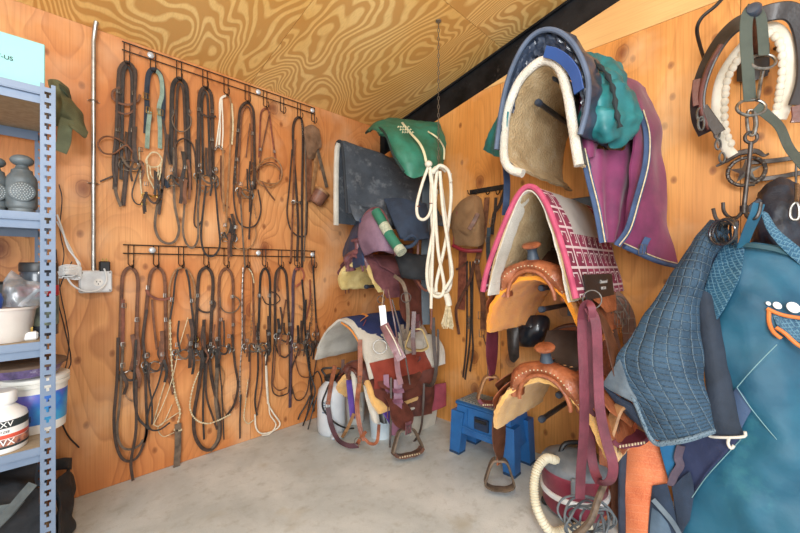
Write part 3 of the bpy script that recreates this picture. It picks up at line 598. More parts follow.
# ================================================================= STEEL SHELVING, far left
SH = M('blue grey shelf paint', '#74849a', .42, .15, hex2='#66778f', vs=6, bump=.03)
SHD = M('underside particle board', '#ab9a80', .8, hex2='#97866c', vs=40, bump=.1)
SHX0, SHX1, SHY0, SHY1 = -3.05, -2.221, -.66, -.06
t = thing('shelving_unit', 'blue-grey slotted steel shelving unit at the left edge', 'shelving unit', ((SHX0 + SHX1) / 2, (SHY0 + SHY1) / 2, 0))
def slotted(x, y, sx, sy):
    m_ = MB(); W_ = .041; th = .002; n = 48; pit = .0381; z0 = 0.008
    # face looking along y, with keyhole slots left open between webs
    hole = .009
    xs = (x, x - sx * W_)
    lo, hi = min(xs), max(xs); c = (lo + hi) / 2
    m_.box(((lo + c - hole) / 2, y,   .925), (c - hole - lo, th, 1.85)); m_.box(((hi + c + hole) / 2, y,   .925), (hi - c - hole, th, 1.85))
    zb = 0.0
    for i in range(n + 1):
        zc_ = .019 + i * pit; zt_ = min(1.85, zc_ - .011)
        if zt_ > zb: m_.box((c, y, (zb + zt_) / 2), (hole * 2, th, zt_ - zb))
        if zc_ + .011 < 1.85:
            for s_ in (-1, 1): m_.box((c + s_ * .0065, y, zc_ - .005), (.005, th, .012))   # narrowing of the keyhole
        zb = zc_ + .011
        if zb > 1.849: break
    m_.box((x, y + sy * W_ / 2,   .925), (th, W_, 1.85))
    return m_
for (x, y, sx, sy) in ((SHX1, SHY0, 1, 1), (SHX0, SHY0, -1, 1), (SHX1, SHY1, 1, -1), (SHX0, SHY1, -1, -1)): slotted(x, y, sx, sy).build('post', SH, t)
SZ = (1.835, 1.38, .915, .535, .14)
for z in SZ:
    for y in (SHY0 + .004, SHY1 - .004):
        m_ = MB(); m_.box(((SHX0 + SHX1) / 2, y, z - .012), (SHX1 - SHX0 - .06, .004, .024)); sg = 1 if y < -.3 else -1
        m_.box(((SHX0 + SHX1) / 2, y + sg * .006, z - .026), (SHX1 - SHX0 - .06, .014, .004)); m_.box(((SHX0 + SHX1) / 2, y + sg * .012, z - .042), (SHX1 - SHX0 - .06, .004, .03))
        m_.build('beam', SH, t)
    for x in (SHX0 + .004, SHX1 - .006):
        MB().box((x, (SHY0 + SHY1) / 2, z - .022), (.004, SHY1 - SHY0 - .02, .044)).build('beam', SH, t)
    MB().box(((SHX0 + SHX1) / 2, (SHY0 + SHY1) / 2, z - .006), (SHX1 - SHX0 - .016, SHY1 - SHY0 - .016, .012)).build('shelf_board', SHD, t)
# mint box on the top shelf
def xy(px, dy):   # point above the shelf: y fixed
    return A(px, 267, -dy)
MINT = M('pale mint card', '#90cbc6', .6, hex2='#88c4bf', vs=3, bump=.03)
m_ = MB(); bx1 = A(45, 60, .64).x; zt_ = A(45, 45, .64).z; t = thing('storage_box', 'pale mint cardboard box on the top shelf', 'box', (bx1 - .25, -.45, 1.836))
MB().box((bx1 - .26, -.45, (1.837 + zt_) / 2), (.52, .38, zt_ - 1.837), bev=.003).build('carton', MINT, t)
def text(s_, size, loc, mt, parent, rotz=0.0, rx=PI / 2, ext=.0006, align='CENTER', sx=1.0):
    cu = bpy.data.curves.new('lettering', 'FONT'); cu.body = s_; cu.size = size; cu.extrude = ext; cu.align_x = align; cu.align_y = 'CENTER'
    o_ = bpy.data.objects.new('lettering', cu); me = bpy.data.meshes.new_from_object(o_); bpy.data.objects.remove(o_)
    R_ = Matrix.Rotation(rotz, 3, 'Z') @ Matrix.Rotation(rx, 3, 'X'); m2 = MB()
    m2.add([V(loc) + R_ @ V((v.co.x * sx, v.co.y, v.co.z)) for v in me.vertices], [tuple(p.vertices) for p in me.polygons])
    return m2.build('lettering', mt, parent)
INK = M('dark ink', '#2a3436', .7, bump=0)
text('T-US', .02, A(4.5, 57.5, .6415), INK, t, 0)
# jacket hanging behind the post
OL = M('olive canvas', '#7d8263', .85, hex2='#5a5f47', vs=12, bump=.5, bs=260, kind='weave')
t = thing('jacket', 'olive green canvas jacket bunched behind the shelf post', 'jacket', A(66, 110, .1))
MB().cloth([pA([(50, 82, .1), (58, 82, .16), (66, 88, .14), (70, 96, .1)]), pA([(50, 95, .15), (60, 95, .24), (71, 103, .2), (75, 108, .12)]), pA([(52, 112, .16), (62, 112, .25), (74, 118, .24), (82, 124, .14)]), pA([(53, 125, .12), (62, 126, .17), (72, 127, .2), (86, 138, .17)])], 8, 8, .012, .02, 9).build('body', OL, t)
MB().cloth([pA([(70, 118, .22), (78, 122, .23), (87, 133, .2)]), pA([(68, 125, .25), (74, 130, .27), (86, 138, .22)]), pA([(70, 122, .18), (77, 128, .19), (85, 137, .16)])], 6, 6, .008, .01, 9).build('cuff', OL, t)
MB().strap(pA([(68, 120, .25), (65, 130, .24), (64, 142, .2), (60, 152, .16)]), .05, .006).build('strap', OL, t)
MB().cloth([pA([(58, 83, .17), (66, 89, .16), (71, 98, .12)]), pA([(60, 88, .21), (67, 96, .2), (72, 104, .14)])], 6, 6, .006).build('collar', M('dark green lining', '#46594c', .8), t)
# grey canisters on the second shelf
CG = M('weathered grey plastic', '#6b7478', .5, .1, hex2='#4d5559', vs=9, bump=.15, bs=60)
CGL = M('light speckled disc', '#aab2b4', .6, bump=.0)
def canister(px, dy, label, sc=1.0):
    c = A(px, 213, -dy); c = V((c.x, dy, 1.381)); t = thing('hand_sprayer', label, 'sprayer', c, 'grey knobbed canisters on the second shelf'); s = sc
    MB().lathe([(.052 * s, 0), (.056 * s, .006 * s), (.054 * s, .018 * s), (.062 * s, .024 * s), (.064 * s, .03 * s), (.064 * s, .135 * s), (.06 * s, .15 * s), (.046 * s, .165 * s), (.043 * s, .178 * s), (.03 * s, .184 * s), (.024 * s, .198 * s), (0, .198 * s)], c, UP, 28, .74, .74).build('tank', CG, t)
    MB().ball(c + V((0, 0, .218 * s)), .032 * s, 20, 12, (1.15, 1.15, .75)).build('knob', CG, t)
    nn = (CAM - c); nn.z = 0; nn.normalize(); q = c + nn * (.0455 * s) + V((0, 0, .085 * s))
    d = MB().lathe([(0, 0), (.04 * s, 0), (.04 * s, .006 * s), (.036 * s, .009 * s), (0, .01 * s)], q, nn, 28).build('round_grille', CG, t)
    m2 = MB(); u = UP.cross(nn)
    for rr, cnt in ((.008, 6), (.016, 12), (.024, 18), (.032, 24)):
        for i in range(cnt):
            a = 2 * PI * i / cnt; m2.ball(q + nn * (.0095 * s) + u * (rr * s * math.cos(a)) + UP * (rr * s * math.sin(a)), .0025 * s, 6, 4)
    m2.build('perforation', CGL, d); return t
canister(22, -.56, 'dark grey canister with round knob top and perforated disc, beside the shelf post', .9)
canister(-6, -.52, 'grey canister with knob top half cut off at the left edge of the second shelf', .85)
c = A(5, 205, .38); t = tag(MB().cloth([[V((-2.62, -.5, 1.385)), V((-2.5, -.55, 1.385)), V((-2.36, -.45, 1.385))], [V((-2.62, -.42, 1.47)), V((-2.48, -.44, 1.455)), V((-2.36, -.36, 1.43))], [V((-2.6, -.2, 1.43)), V((-2.48, -.2, 1.41)), V((-2.36, -.22, 1.385))]], 6, 6, .012, .02, 8).build('work_glove', M('yellow work glove', '#d3a53c', .8, hex2='#a87c24', vs=10)), 'yellow crumpled glove lying behind the grey canisters', 'glove')
c = A(40, 200, .5); t = thing('cylindrical_case', 'small dark canister lying between the grey canister and the post', 'case', (c.x, -.45, 1.385))
MB().lathe([(0, 0), (.04, 0), (.044, .01), (.044, .09), (.04, .1), (0, .1)], V((c.x - .12, -.45, 1.428)), (1, 0, 0), 20).build('case', BLKP, t)
# third shelf: tub, bag of clear bits, jar, plug
def V3(px, dy, z): q = A(px, 267, -dy); return V((q.x, dy, z))
cc = V3(4, -.56, .916); t = thing('plastic_tub', 'translucent plastic tub with pink and yellow contents', 'tub', cc)
CLR = M('translucent plastic', '#e9e3dc', .25, bump=.05, hex2='#e0d6d0', trans=.35)
MB().lathe([(0, 0), (.068, 0), (.07, .004), (.085, .115), (.092, .116), (.092, .124), (.083, .124), (.067, .008), (0, .006)], cc, UP, 28).build('tub', CLR, t)
MB().lathe([(0, .01), (.064, .01), (.075, .08), (.04, .09), (0, .088)], cc, UP, 20).build('yellow_filling', M('yellow mineral', '#efe0a0', .8, hex2='#e2cf86'), t)
MB().lathe([(0, .082), (.074, .082), (.08, .105), (.04, .112), (0, .108)], cc, UP, 20).build('pink_filling', M('pink filling', '#dd9a98', .8, hex2='#d58886'), t)
CLF = M('clear crinkled film', '#dfe4ea', .15, bump=.6, bs=40, trans=.8, k=2)
cb = cc + V((.04, 0, .125)); t = thing('plastic_bag', 'clear plastic bag of white parts propped in the tub', 'bag', cb)
MB().cloth([[cb + V((-.05, -.02, 0)), cb + V((0, -.05, 0)), cb + V((.06, -.02, .0))], [cb + V((-.045, 0, .07)), cb + V((0, -.045, .06)), cb + V((.075, -.01, .055))], [cb + V((-.02, .01, .13)), cb + V((.02, -.01, .1)), cb + V((.06, 0, .075))]], 8, 8, .003, .02, 18).build('film', CLF, t)
MB().tube([cb + V((.0, -.01, .0)), cb + V((.05, -.01, .06))], .007, 8).tube([cb + V((-.03, -.01, .0)), cb + V((-.02, -.01, .07))], .006, 8).build('white_tube', WHT, t)
cb = cc + V((-.045, -.035, .08)); t = thing('bottle', 'royal blue bottle with white letters leaning in the tub, left edge', 'bottle', cb)
MB().lathe([(0, 0), (.032, 0), (.034, .01), (.034, .08), (.025, .1), (.012, .108), (.012, .12), (0, .12)], cb, (.15, -.1, 1), 20).build('body', M('royal blue plastic', '#2b55b3', .4, bump=.0), t)
text('3', .04, cb + V((.006, -.040, .05)), WHT, t)
cj = V3(39, -.47, .916); t = thing('supplement_jar', 'tall dark jar with black lid and red band on the third shelf', 'jar', cj)
jr = .058; BJ = M('smoky jar', '#3b4450', .25, hex2='#242b34', vs=14, bump=.05, coat=.4)
MB().lathe([(0, 0), (jr, 0), (jr, .235), (jr * .93, .25), (0, .25)], cj, UP, 28).build('body', BJ, t)
MB().lathe([(jr * 1.02, .155), (jr * 1.03, .156), (jr * 1.03, .195), (jr * 1.02, .196)], cj, UP, 28).build('red_band', M('red label band', '#c0283c', .4, bump=0), t)
MB().lathe([(jr * 1.02, .04), (jr * 1.022, .041), (jr * 1.022, .15), (jr * 1.02, .151)], cj, UP, 28).build('label', M('grey printed label', '#7b8a78', .5, hex2='#39434c', vs=30, bump=0), t)
MB().lathe([(0, .25), (jr * .98, .25), (jr, .255), (jr, .28), (jr * .95, .286), (0, .286)], cj, UP, 28).build('lid', BLKP, t)
cj2 = V3(36, -.56, .916); t = thing('plug_adapter', 'white plug adapter with brass prongs lying before the dark jar', 'adapter', cj2)
MB().box(cj2 + V((-.02, -.03, .015)), (.05, .035, .03), bev=.006).build('body', WHT, t)
MB().box(cj2 + V((-.03, -.03, .038)), (.006, .003, .018)).box(cj2 + V((-.012, -.03, .038)), (.006, .003, .018)).build('prong', BRS, t)
t = tag(MB().box((-2.52, -.14, 1.02), (.5, .16, .2), bev=.01).build('tool_case', BLKP), 'black case standing at the back of the third shelf', 'case')
# fourth shelf: bucket, bag with bowl, jug
cb = V3(36, -.42, .536); r = .098; WB = M('white bucket plastic', '#e6e5df', .45, hex2='#d3d1c8', vs=7, bump=.03)
t = thing('bucket', 'white lidded bucket with blue label behind the post', 'bucket', cb)
MB().lathe([(0, 0), (r * .92, 0), (r * .93, .004), (r, .185), (r, .19), (0, .19)], cb, UP, 36).build('body', WB, t)
MB().lathe([(r * 1.0, .178), (r * 1.06, .18), (r * 1.06, .19), (r * 1.02, .194), (r * 1.06, .198), (r * 1.06, .212), (r * .98, .216), (0, .212)], cb, UP, 36).build('lid', WB, t)
m, nt, b = nm('blue gradient label'); 
tc = node(nt, 'ShaderNodeTexCoord'); n1 = node(nt, 'ShaderNodeTexNoise', Scale=9.0, Detail=3.0); nt.links.new(tc.outputs['Object'], n1.inputs['Vector'])
nt.links.new(ramp(nt, n1.outputs['Fac'], [(.36, lin('#6a62b8')), (.46, lin('#2f6fc6')), (.62, lin('#3aa0d6'))]), b.inputs['Base Color']); b.inputs['Roughness'].default_value = .35
lb = MB().lathe([(r * .945, .035), (r * .95, .036), (r * .99, .16), (r * .985, .161)], cb, UP, 36).build('label', m, t)
nn = (CAM - cb); nn.z = 0; nn.normalize(); an = math.atan2(nn.y, nn.x)
def wrap_text(s_, size, c, R_, z, a0, mt, parent, sx=1.0):
    cu = bpy.data.curves.new('lettering', 'FONT'); cu.body = s_; cu.size = size; cu.extrude = .0005; cu.align_x = 'CENTER'; cu.align_y = 'CENTER'
    o_ = bpy.data.objects.new('lettering', cu); me = bpy.data.meshes.new_from_object(o_); bpy.data.objects.remove(o_); m2 = MB(); vs = []
    for v in me.vertices:
        a = a0 + v.co.x * sx / R_; rr = R_ + v.co.z; vs.append(c + V((rr * math.cos(a), rr * math.sin(a), z + v.co.y)))
    m2.add(vs, [tuple(p.vertices) for p in me.polygons]); return m2.build('lettering', mt, parent)
wrap_text('P', .028, cb, r * .985, .115, an + .42, INK, lb); wrap_text('B', .028, cb, r * .975, .085, an + .45, INK, lb)
m2 = MB()
for i in range(9):
    a = an - .32 + i * .02; p = cb + V((r * .97 * math.cos(a), r * .97 * math.sin(a), .062)); m2.box(p, (.0012, .0012, .022))
m2.build('barcode', INK, lb)
PBG = M('purple glossy bag', '#6b5a86', .25, hex2='#3b3350', vs=20, bump=.6, bs=30, dirt='#b7b0c4', ds=25, dlo=.6, coat=.4, k=2)
cz = cb + V((-.03, -.02, .217)); t = thing('bowl', 'purple bowl wrapped in crinkled plastic on the bucket lid', 'bowl', cz)
MB().lathe([(0, 0), (.07, 0), (.1, .012), (.118, .05), (.114, .05), (.09, .018), (0, .012)], cz, UP, 30).build('bowl', PBG, t)
MB().lathe([(.112, .046), (.122, .046), (.124, .056), (.118, .06), (.05, .064), (0, .064)], cz, UP, 30).build('lid', M('brown lid', '#6b5546', .6), t)
cjg = V3(0, -.575, .536); JW = M('white jug plastic', '#ececea', .4, bump=.02, hex2='#dfdfdc'); R3 = .072
t = thing('jug', 'white jug with black and red printed label on the fourth shelf, left edge', 'jug', cjg)
MB().lathe([(0, 0), (R3 * .95, 0), (R3, .006), (R3, .115), (R3 * .95, .128), (R3 * .6, .15), (R3 * .52, .155), (R3 * .52, .165), (0, .165)], cjg, UP, 32).build('body', JW, t)
MB().lathe([(0, .163), (R3 * .6, .163), (R3 * .62, .168), (R3 * .62, .2), (R3 * .56, .206), (0, .206)], cjg, UP, 28).build('cap', JW, t)
lb = MB().lathe([(R3 * 1.003, .018), (R3 * 1.01, .019), (R3 * 1.01, .112), (R3 * 1.003, .113)], cjg, UP, 32).build('label', M('white paper label', '#f0efeb', .5, bump=0), t)
for za, zb, mt in ((.088, .113, INK), (.018, .026, INK), (.052, .066, M('red label stripe', '#d2543f', .5, bump=0))):
    MB().lathe([(R3 * 1.01, za), (R3 * 1.015, za + .0005), (R3 * 1.015, zb - .0005), (R3 * 1.01, zb)], cjg, UP, 32).build('label_band', mt, lb)
MB().lathe([(R3 * 1.012, .026), (R3 * 1.017, .0265), (R3 * 1.017, .05), (R3 * 1.012, .0505)], cjg, UP, 32).build('label_picture', M('label picture', '#c58468', .5, hex2='#2e2c40', vs=60, bump=0), lb)
an3 = math.atan2((CAM - cjg).y, (CAM - cjg).x)
wrap_text('NNXV', .027, cjg, R3 * 1.018, .1005, an3 - .05, JW, lb, .95); wrap_text('MYZEE', .011, cjg, R3 * 1.018, .0755, an3 + .1, INK, lb); wrap_text('VX', .03, cjg, R3 * 1.02, .038, an3 + .25, JW, lb)
# bags on and under the lowest shelf
BC = M('black nylon', '#2b2e33', .7, hex2='#1b1d21', vs=12, bump=.4, bs=80)
BG = M('grey green nylon', '#545b5c', .75, hex2='#363b3d', vs=10, bump=.4, bs=80)
t = thing('duffel_bag', 'black and grey nylon bag slumped on the bottom shelf', 'bag', (-2.5, -.45, .142))
MB().cloth([[V((-3.0, -.64, .16)), V((-2.6, -.66, .15)), V((-2.25, -.62, .15))], [V((-3.0, -.6, .38)), V((-2.6, -.66, .4)), V((-2.26, -.6, .34))], [V((-3.0, -.4, .46)), V((-2.6, -.42, .47)), V((-2.26, -.38, .42))], [V((-3.0, -.15, .3)), V((-2.6, -.15, .3)), V((-2.28, -.15, .3))]], 10, 8, .01, .05, 7).build('body', BC, t)
MB().cloth([[V((-2.75, -.67, .44)), V((-2.5, -.68, .4)), V((-2.3, -.66, .36))], [V((-2.75, -.69, .3)), V((-2.55, -.7, .3)), V((-2.4, -.68, .25))], [V((-2.6, -.68, .15)), V((-2.5, -.69, .15)), V((-2.42, -.67, .15))]], 8, 8, .006, .03, 9).build('flap', BG, t)
MB().strap([(-2.8, -.69, .35), (-2.6, -.71, .22), (-2.4, -.7, .3), (-2.28, -.68, .42)], .03, .004).build('carry_strap', BG, t)
t = tag(MB().cloth([pA([(56, 460, .12), (66, 458, .1), (73, 458, .06)]), pA([(56, 471, .12), (66, 470, .1), (72, 470, .06)])], 6, 4, .006, .006).build('cloth_flap', BC), 'small black cloth flap sticking out beside the post above the bag', 'cloth')
t = tag(MB().cloth([[V((-2.2, -.5, .02)), V((-2.17, -.3, .02)), V((-2.15, -.1, .02))], [V((-2.2, -.5, .12)), V((-2.165, -.32, .14)), V((-2.13, -.1, .12))], [V((-2.2, -.35, .24)), V((-2.18, -.25, .24)), V((-2.14, -.08, .2))]], 8, 8, .01, .03, 9).build('nylon_bag', BC), 'black nylon bag on the floor between the shelving and the wall', 'bag')
MB  # the pale board leaning below
t = tag(MB().box((-2.42, -.5, .04), (.09, .3, .075), bev=.005).build('cardboard_box', M('pale card', '#d8cbb0', .8)), 'pale cardboard piece under the bottom shelf', 'box')
# ================================================================= SADDLE KIT
ST1 = M('blued steel tube', '#5d6670', .35, .8, hex2='#3a4048', vs=8, bump=.05)
def arms(label, yc, z, L=.6, side=True, pts=None):
    """wall-mounted saddle rack: plate, ridge tube and two lower tubes, each with an end cap"""
    t = thing('saddle_rack', label, 'saddle rack', (0, yc, z)); pl = MB().box((-.006, yc, z - .04), (.012, .2, .26), bev=.003).build('wall_plate', ST1, t)
    for (dy, dz) in (pts or ((0, 0), (.085, -.09), (-.085, -.09))):
        MB().tube([(-.012, yc + dy, z + dz), (-L, yc + dy, z + dz)], .013, 12).build('arm', ST1, t)
        MB().lathe([(0, 0), (.0165, 0), (.0165, .022), (.012, .028), (0, .028)], (-L + .002, yc + dy, z + dz), (-1, 0, 0), 14).build('end_cap', M('blue black cap', '#3b4656', .4, hex2='#2a323e', bump=0), t)
    return t
def archp(s, hw, h, flare=.0): return hw * math.sin(s * PI / 2) * (1 + flare * abs(s) ** 3), -h * (1 - math.cos(s * PI / 2))
def arch_cloth(mb, X0, yc, zt, hw, h, L, t, off=0.0, s0=-1, s1=1, round_=.08, flare=.1, nu=3, nv=4, fold=0, fs=30, ns=13, recess=.05, nx=6, curve=0.0):
    rows = []
    for i in range(nx):
        u = i / (nx - 1); r = []
        for j in range(ns):
            s = lerp(s0, s1, j / (ns - 1)); y, z = archp(s, hw + off, h + off * .4, flare); a = abs(s)
            cx_ = round_ * sstep(.72, 1.0, a); xf = X0 + recess * (1 - a ** 1.5) + cx_; xr = X0 + L - cx_ - .02 * (1 - a)
            x = lerp(xf, xr, u); dip = curve * math.sin(PI * u) * (1 - a)
            r.append(V((x, yc + y, zt + off + z - dip)))
        rows.append(r)
    return mb.cloth(rows, nu, nv, t, fold, fs)
def stirrup(parent, c, n_, w, h, mt, wrap=None, wd=.05, th=.012, name='stirrup', label=None):
    """hanging stirrup: c = middle of the tread, n_ = direction one looks through the opening"""
    n0 = V(n_).normalized(); u = UP.cross(n0).normalized(); v = n0.cross(u) * -1
    if v.z < 0: v = -v
    q = [(0, h), (-w * .22, h * .99), (-w * .36, h * .84), (-w * .5, h * .5), (-w * .6, h * .2), (-w * .5, .012), (-w * .25, 0), (0, 0), (w * .25, 0), (w * .5, .012), (w * .6, h * .2), (w * .5, h * .5), (w * .36, h * .84), (w * .22, h * .99)]
    P = cr([c + u * a + v * b_ for a, b_ in q], 4, True); ctr = c + v * (h * .5)
    m_ = MB(); x = wd / 2; y = th / 2; prof = [(x, -y * .4), (x * .8, y), (-x * .8, y), (-x, -y * .4), (-x * .7, -y), (x * .7, -y)]
    m_.sweep(P, prof, [(p - ctr) for p in P], True); o_ = m_.build(name, mt, parent)
    if label: o_['label'] = label
    if wrap:
        m_ = MB(); Q = cr([c + u * a + v * b_ for a, b_ in q[4:11]], 4); x *= 1.12; y *= 1.5
        m_.sweep(Q, [(x, -y), (x, y), (-x, y), (-x, -y)], [(p - ctr) for p in Q]); wr = m_.build('tread_wrap', wrap, o_)
        m_ = MB()
        for k_ in range(9):
            p = c + u * (w * .8 * (k_ / 8 - .5)) + v * (.004) + n0 * (x * 1.0) * 1.0
            m_.box(p, (.006, .006, .009))
        m_.build('lacing', LC, wr)
    return o_
def western(name, label, X0, yc, zt, hw, h, L, lea, dark, flc, seatm, fl_l=None, fl_r=None, horn_wrap=None, group=None, cant=.13, skirt_k=.88, fork_hw=.15, fork_h=.15, tool=True, flt=.03, horn=True, skx=.015, skr=.9):
    t = thing(name, label, 'saddle', (X0 + L / 2, yc, zt), group)
    m_ = MB(); arch_cloth(m_, X0, yc, zt - .02, hw, h, L, flt, 0, round_=.07, fold=.007, fs=45, nu=4, nv=5); m_.build('fleece_lining', flc, t)
    for sg in (-1, 1):
        m_ = MB(); arch_cloth(m_, X0 + (.015 if sg > 0 else skx), yc, zt - .02, hw, h * (skirt_k if sg > 0 else skr), L - .03, .006, flt * .5 + .008 + (max(0, skr - 1) * .09 if sg < 0 else 0), sg * .25, sg * 1.0, round_=.1, nu=4, nv=4, ns=7); m_.build('skirt', lea, t)
        m_ = MB(); arch_cloth(m_, X0 + .06, yc, zt - .015, hw, h * .62, L * .62, .005, flt * .5 + .02, sg * .2, sg * 1.0, round_=.12, nu=4, nv=4, ns=7, recess=.02); m_.build('jockey', lea, t)
    # fork with swells
    xf = X0 + .085
    def apt(s, hw_, h_, x, dz=0):
        y, z = archp(s, hw_, h_, .0); return V((x, yc + y, zt + dz + z))
    P = [apt(-1 + 2 * i / 26, fork_hw, fork_h, xf - .02 * math.cos((i / 26 - .5) * PI), .035) for i in range(27)]
    m_ = MB(); m_.sweep(P, [(.040 * math.cos(a) , .064 * math.sin(a)) for a in [2 * PI * k_ / 12 for k_ in range(12)]], (1, 0, 0), False, lambda u: .72 + .42 * math.exp(-((abs(u - .5) - .26) / .1) ** 2) + .1 * math.exp(-((u - .5) / .1) ** 2))
    fk = m_.build('fork', lea, t)
    Q = [apt(-1 + 2 * i / 26, fork_hw - .036, fork_h - .02, xf - .05 - .02 * math.cos((i / 26 - .5) * PI), .012) for i in range(27)]
    MB().tube(Q, .0095, 8).build('gullet_lip', lea, fk)
    if tool:
        m_ = MB()
        for i in range(2, 25):
            p = (P[i] + Q[i]) / 2 + V((-.016, 0, 0)); p = P[i] + V((-.0635 * (.72 + .42 * math.exp(-((abs(i / 26 - .5) - .26) / .1) ** 2) + .1 * math.exp(-((i / 26 - .5) / .1) ** 2)), 0, 0)); m_.ball(p, .0034, 6, 4)
        m_.build('stitching', LC, fk)
    if horn: MB().lathe([(.034, -.03), (.026, 0), (.021, .025), (.022, .035), (.028, .046)], (xf - .025, yc, zt + .075), (-.25, 0, 1), 16).build('horn_neck', horn_wrap or lea, fk)
    if horn: MB().lathe([(0, 0), (.03, 0), (.042, .006), (.044, .014), (.038, .02), (.01, .024), (0, .024)], (xf - .037, yc, zt + .119), (-.35, 0, 1), 20).build('horn_cap', lea, fk)
    # seat and cantle
    rows = []
    for i in range(6):
        u = i / 5; x = lerp(X0 + .15, X0 + L * .74, u); zz = zt + .03 - .035 * math.sin(PI * min(1, u * 1.1)) + .09 * sstep(.6, 1, u) * cant / .13
        rows.append([V((x, yc + y, zz - 1.9 * y * y * (1 - .7 * sstep(.6, 1, u)))) for y in (-.17, -.11, -.04, .04, .11, .17)])
    MB().cloth(rows, 4, 4, .012).build('seat', seatm, t)
    xc = X0 + L * .72; m_ = MB(); rows = []
    for i in range(4):
        v = i / 3; rows.append([V((xc + .05 * v - .05 * abs(a) ** 2, yc + .185 * math.sin(a * PI / 2), zt + .0 + v * cant * (.35 + .65 * math.cos(a * PI / 2)))) for a in (-1, -.7, -.35, 0, .35, .7, 1)])
    m_.cloth(rows, 4, 3, .014); ca = m_.build('cantle', lea, t)
    MB().tube([r + V((.004, 0, .004)) for r in rows[-1]], .012, 8, smooth=4, scale=lambda u: .4 + .8 * math.sin(PI * u)).build('cantle_roll', dark, ca)
    for sg, fz in ((1, fl_l), (-1, fl_r)):
        if fz is None: continue
        zt_, zb = zt - .12, fz['z']; y0 = yc + sg * (hw + flt + .012); xm = X0 + fz.get('x', .2); H = zt_ - zb - .16; sp = fz.get('out', 0.0)
        m_ = MB(); w0 = fz.get('w', .1); rows = []
        for (u, ww, oy) in ((0, .5, -.03), (.25, .75, .01), (.55, 1.1, .015), (.8, 1.0, .012), (1.0, .42, .005)):
            rows.append([V((xm + w0 * ww * e, y0 + sg * (oy + sp * u), zt_ - H * u)) for e in (-1, -.4, .4, 1)])
        m_.cloth(rows, 3, 4, .006); fd = m_.build('fender', fz.get('mt', dark), t)
        m_ = MB(); q0 = V((xm, y0 + sg * (.014 + sp), zt_ - H * .75)); q1 = V((xm, y0 + sg * (.012 + sp), zb + .13)); m_.strap([q0, q0.lerp(q1, .5), q1], .05, .006, (0, sg, 0)); m_.build('stirrup_leather', fz.get('mt2', lea), fd)
        buckle = MB(); buckle_at(buckle, q0.lerp(q1, .6) + V((0, sg * .006, 0)), .04, (0, sg, 0)); buckle.build('buckle', CH, fd)
        stirrup(t, V((xm, y0 + sg * (.012 + sp), zb)), fz.get('n', (-.8, -.6, 0)), fz.get('sw', .12), .15, fz.get('sm', LT), fz.get('wrap'))
    for k_, (dx, sg) in enumerate(((.14, -1), (.5 * L / .6, -1), (.14, 1))):
        y, z = archp(sg * .62, hw + .05, h, 0); c = V((X0 + dx, yc + y, zt + z + .02)); nn = V((0, sg * .8, .6)).normalized()
        MB().lathe([(0, 0), (.02, 0), (.018, .005), (.008, .008), (0, .009)], c, nn, 14).build('concho', CH, t)
        m_ = MB()
        for e in (-.006, .006): m_.strap([c + nn * .008 + V((e, 0, 0)), c + V((e * 2, sg * .03, -.08)), c + V((e * 3, sg * .03, -.2))], .008, .002, (0, sg, 0))
        m_.build('saddle_string', dark, t)
    return t
# ================================================================= RIGHT SADDLE STACK
LEA2 = M('chestnut tooled leather', '#a5613f', .42, hex2='#6b351d', vs=16, bump=.9, bs=75, coat=.15)
LEAB = M('dark brown leather', '#6a4433', .45, hex2='#42281d', vs=12, bump=.3, bs=110, coat=.1)
BURG = M('burgundy latigo', '#733442', .45, hex2='#54222e', vs=10, bump=.3, bs=130, coat=.1)
FLO = M('golden orange fleece', '#ffa928', .95, hex2='#f5921c', vs=8, bump=.9, bs=210, kind='fleece', sheen=.3)
FLT = M('honey fleece', '#f6c67c', .95, hex2='#e4aa58', vs=8, bump=.9, bs=210, kind='fleece', sheen=.3)
FLW = M('white fleece', '#ded9cd', .95, hex2='#c2bbac', vs=8, bump=.9, bs=170, kind='fleece', sheen=.2)
FELT = M('matted tan felt', '#c9b18a', .95, hex2='#a68b64', vs=7, bump=.8, bs=90, kind='fleece', dirt='#c6b79a', ds=14)
NAV = M('navy quilting', '#323d50', .45, hex2='#1f2736', vs=12, bump=.3, bs=50, coat=.2)
NAVB = M('navy binding', '#3e5478', .7, hex2='#2d3f5e', vs=10, bump=.2, bs=200)
PLUM = M('plum nylon', '#7d2d58', .6, hex2='#5e2146', vs=7, bump=.25, bs=30, sheen=.2)
TEAL = M('teal nylon', '#23797c', .5, hex2='#175c62', vs=7, bump=.3, bs=40)
SUE = M('grey suede edge', '#5b5a58', .8, hex2='#46464a')
SEATB = M('smooth dark seat leather', '#4b4644', .35, hex2='#2f2b2b', vs=6, bump=.1, coat=.2)
YR = -1.77
arms('steel tube saddle rack under the white fleece pad, top of the right wall', -1.83, 2.06, .56)
arms('saddle rack of capped steel tubes under the red patterned pad', -1.77, 1.50, .56, pts=((0, .0), (.06, .03), (-.07, -.05)))
arms('saddle rack of capped steel tubes inside the orange fleece saddle', -1.77, 1.06, .5, pts=((.035, .02), (.035, -.085)))
arms('lowest saddle rack on the right wall, under the black-seated saddle', -1.78, .56, .5, pts=((-.04, .015), (.045, -.125)))
def archrow(px, d, dx=0.0, sh=0.0, cen=None):
    P = [B(p[0], p[1], d) for p in px]
    if cen is not None: P = [V((p.x, cen + (p.y - cen) * (1 - sh), p.z - sh * .1)) for p in P]
    return [p + V((dx, 0, 0)) for p in P]
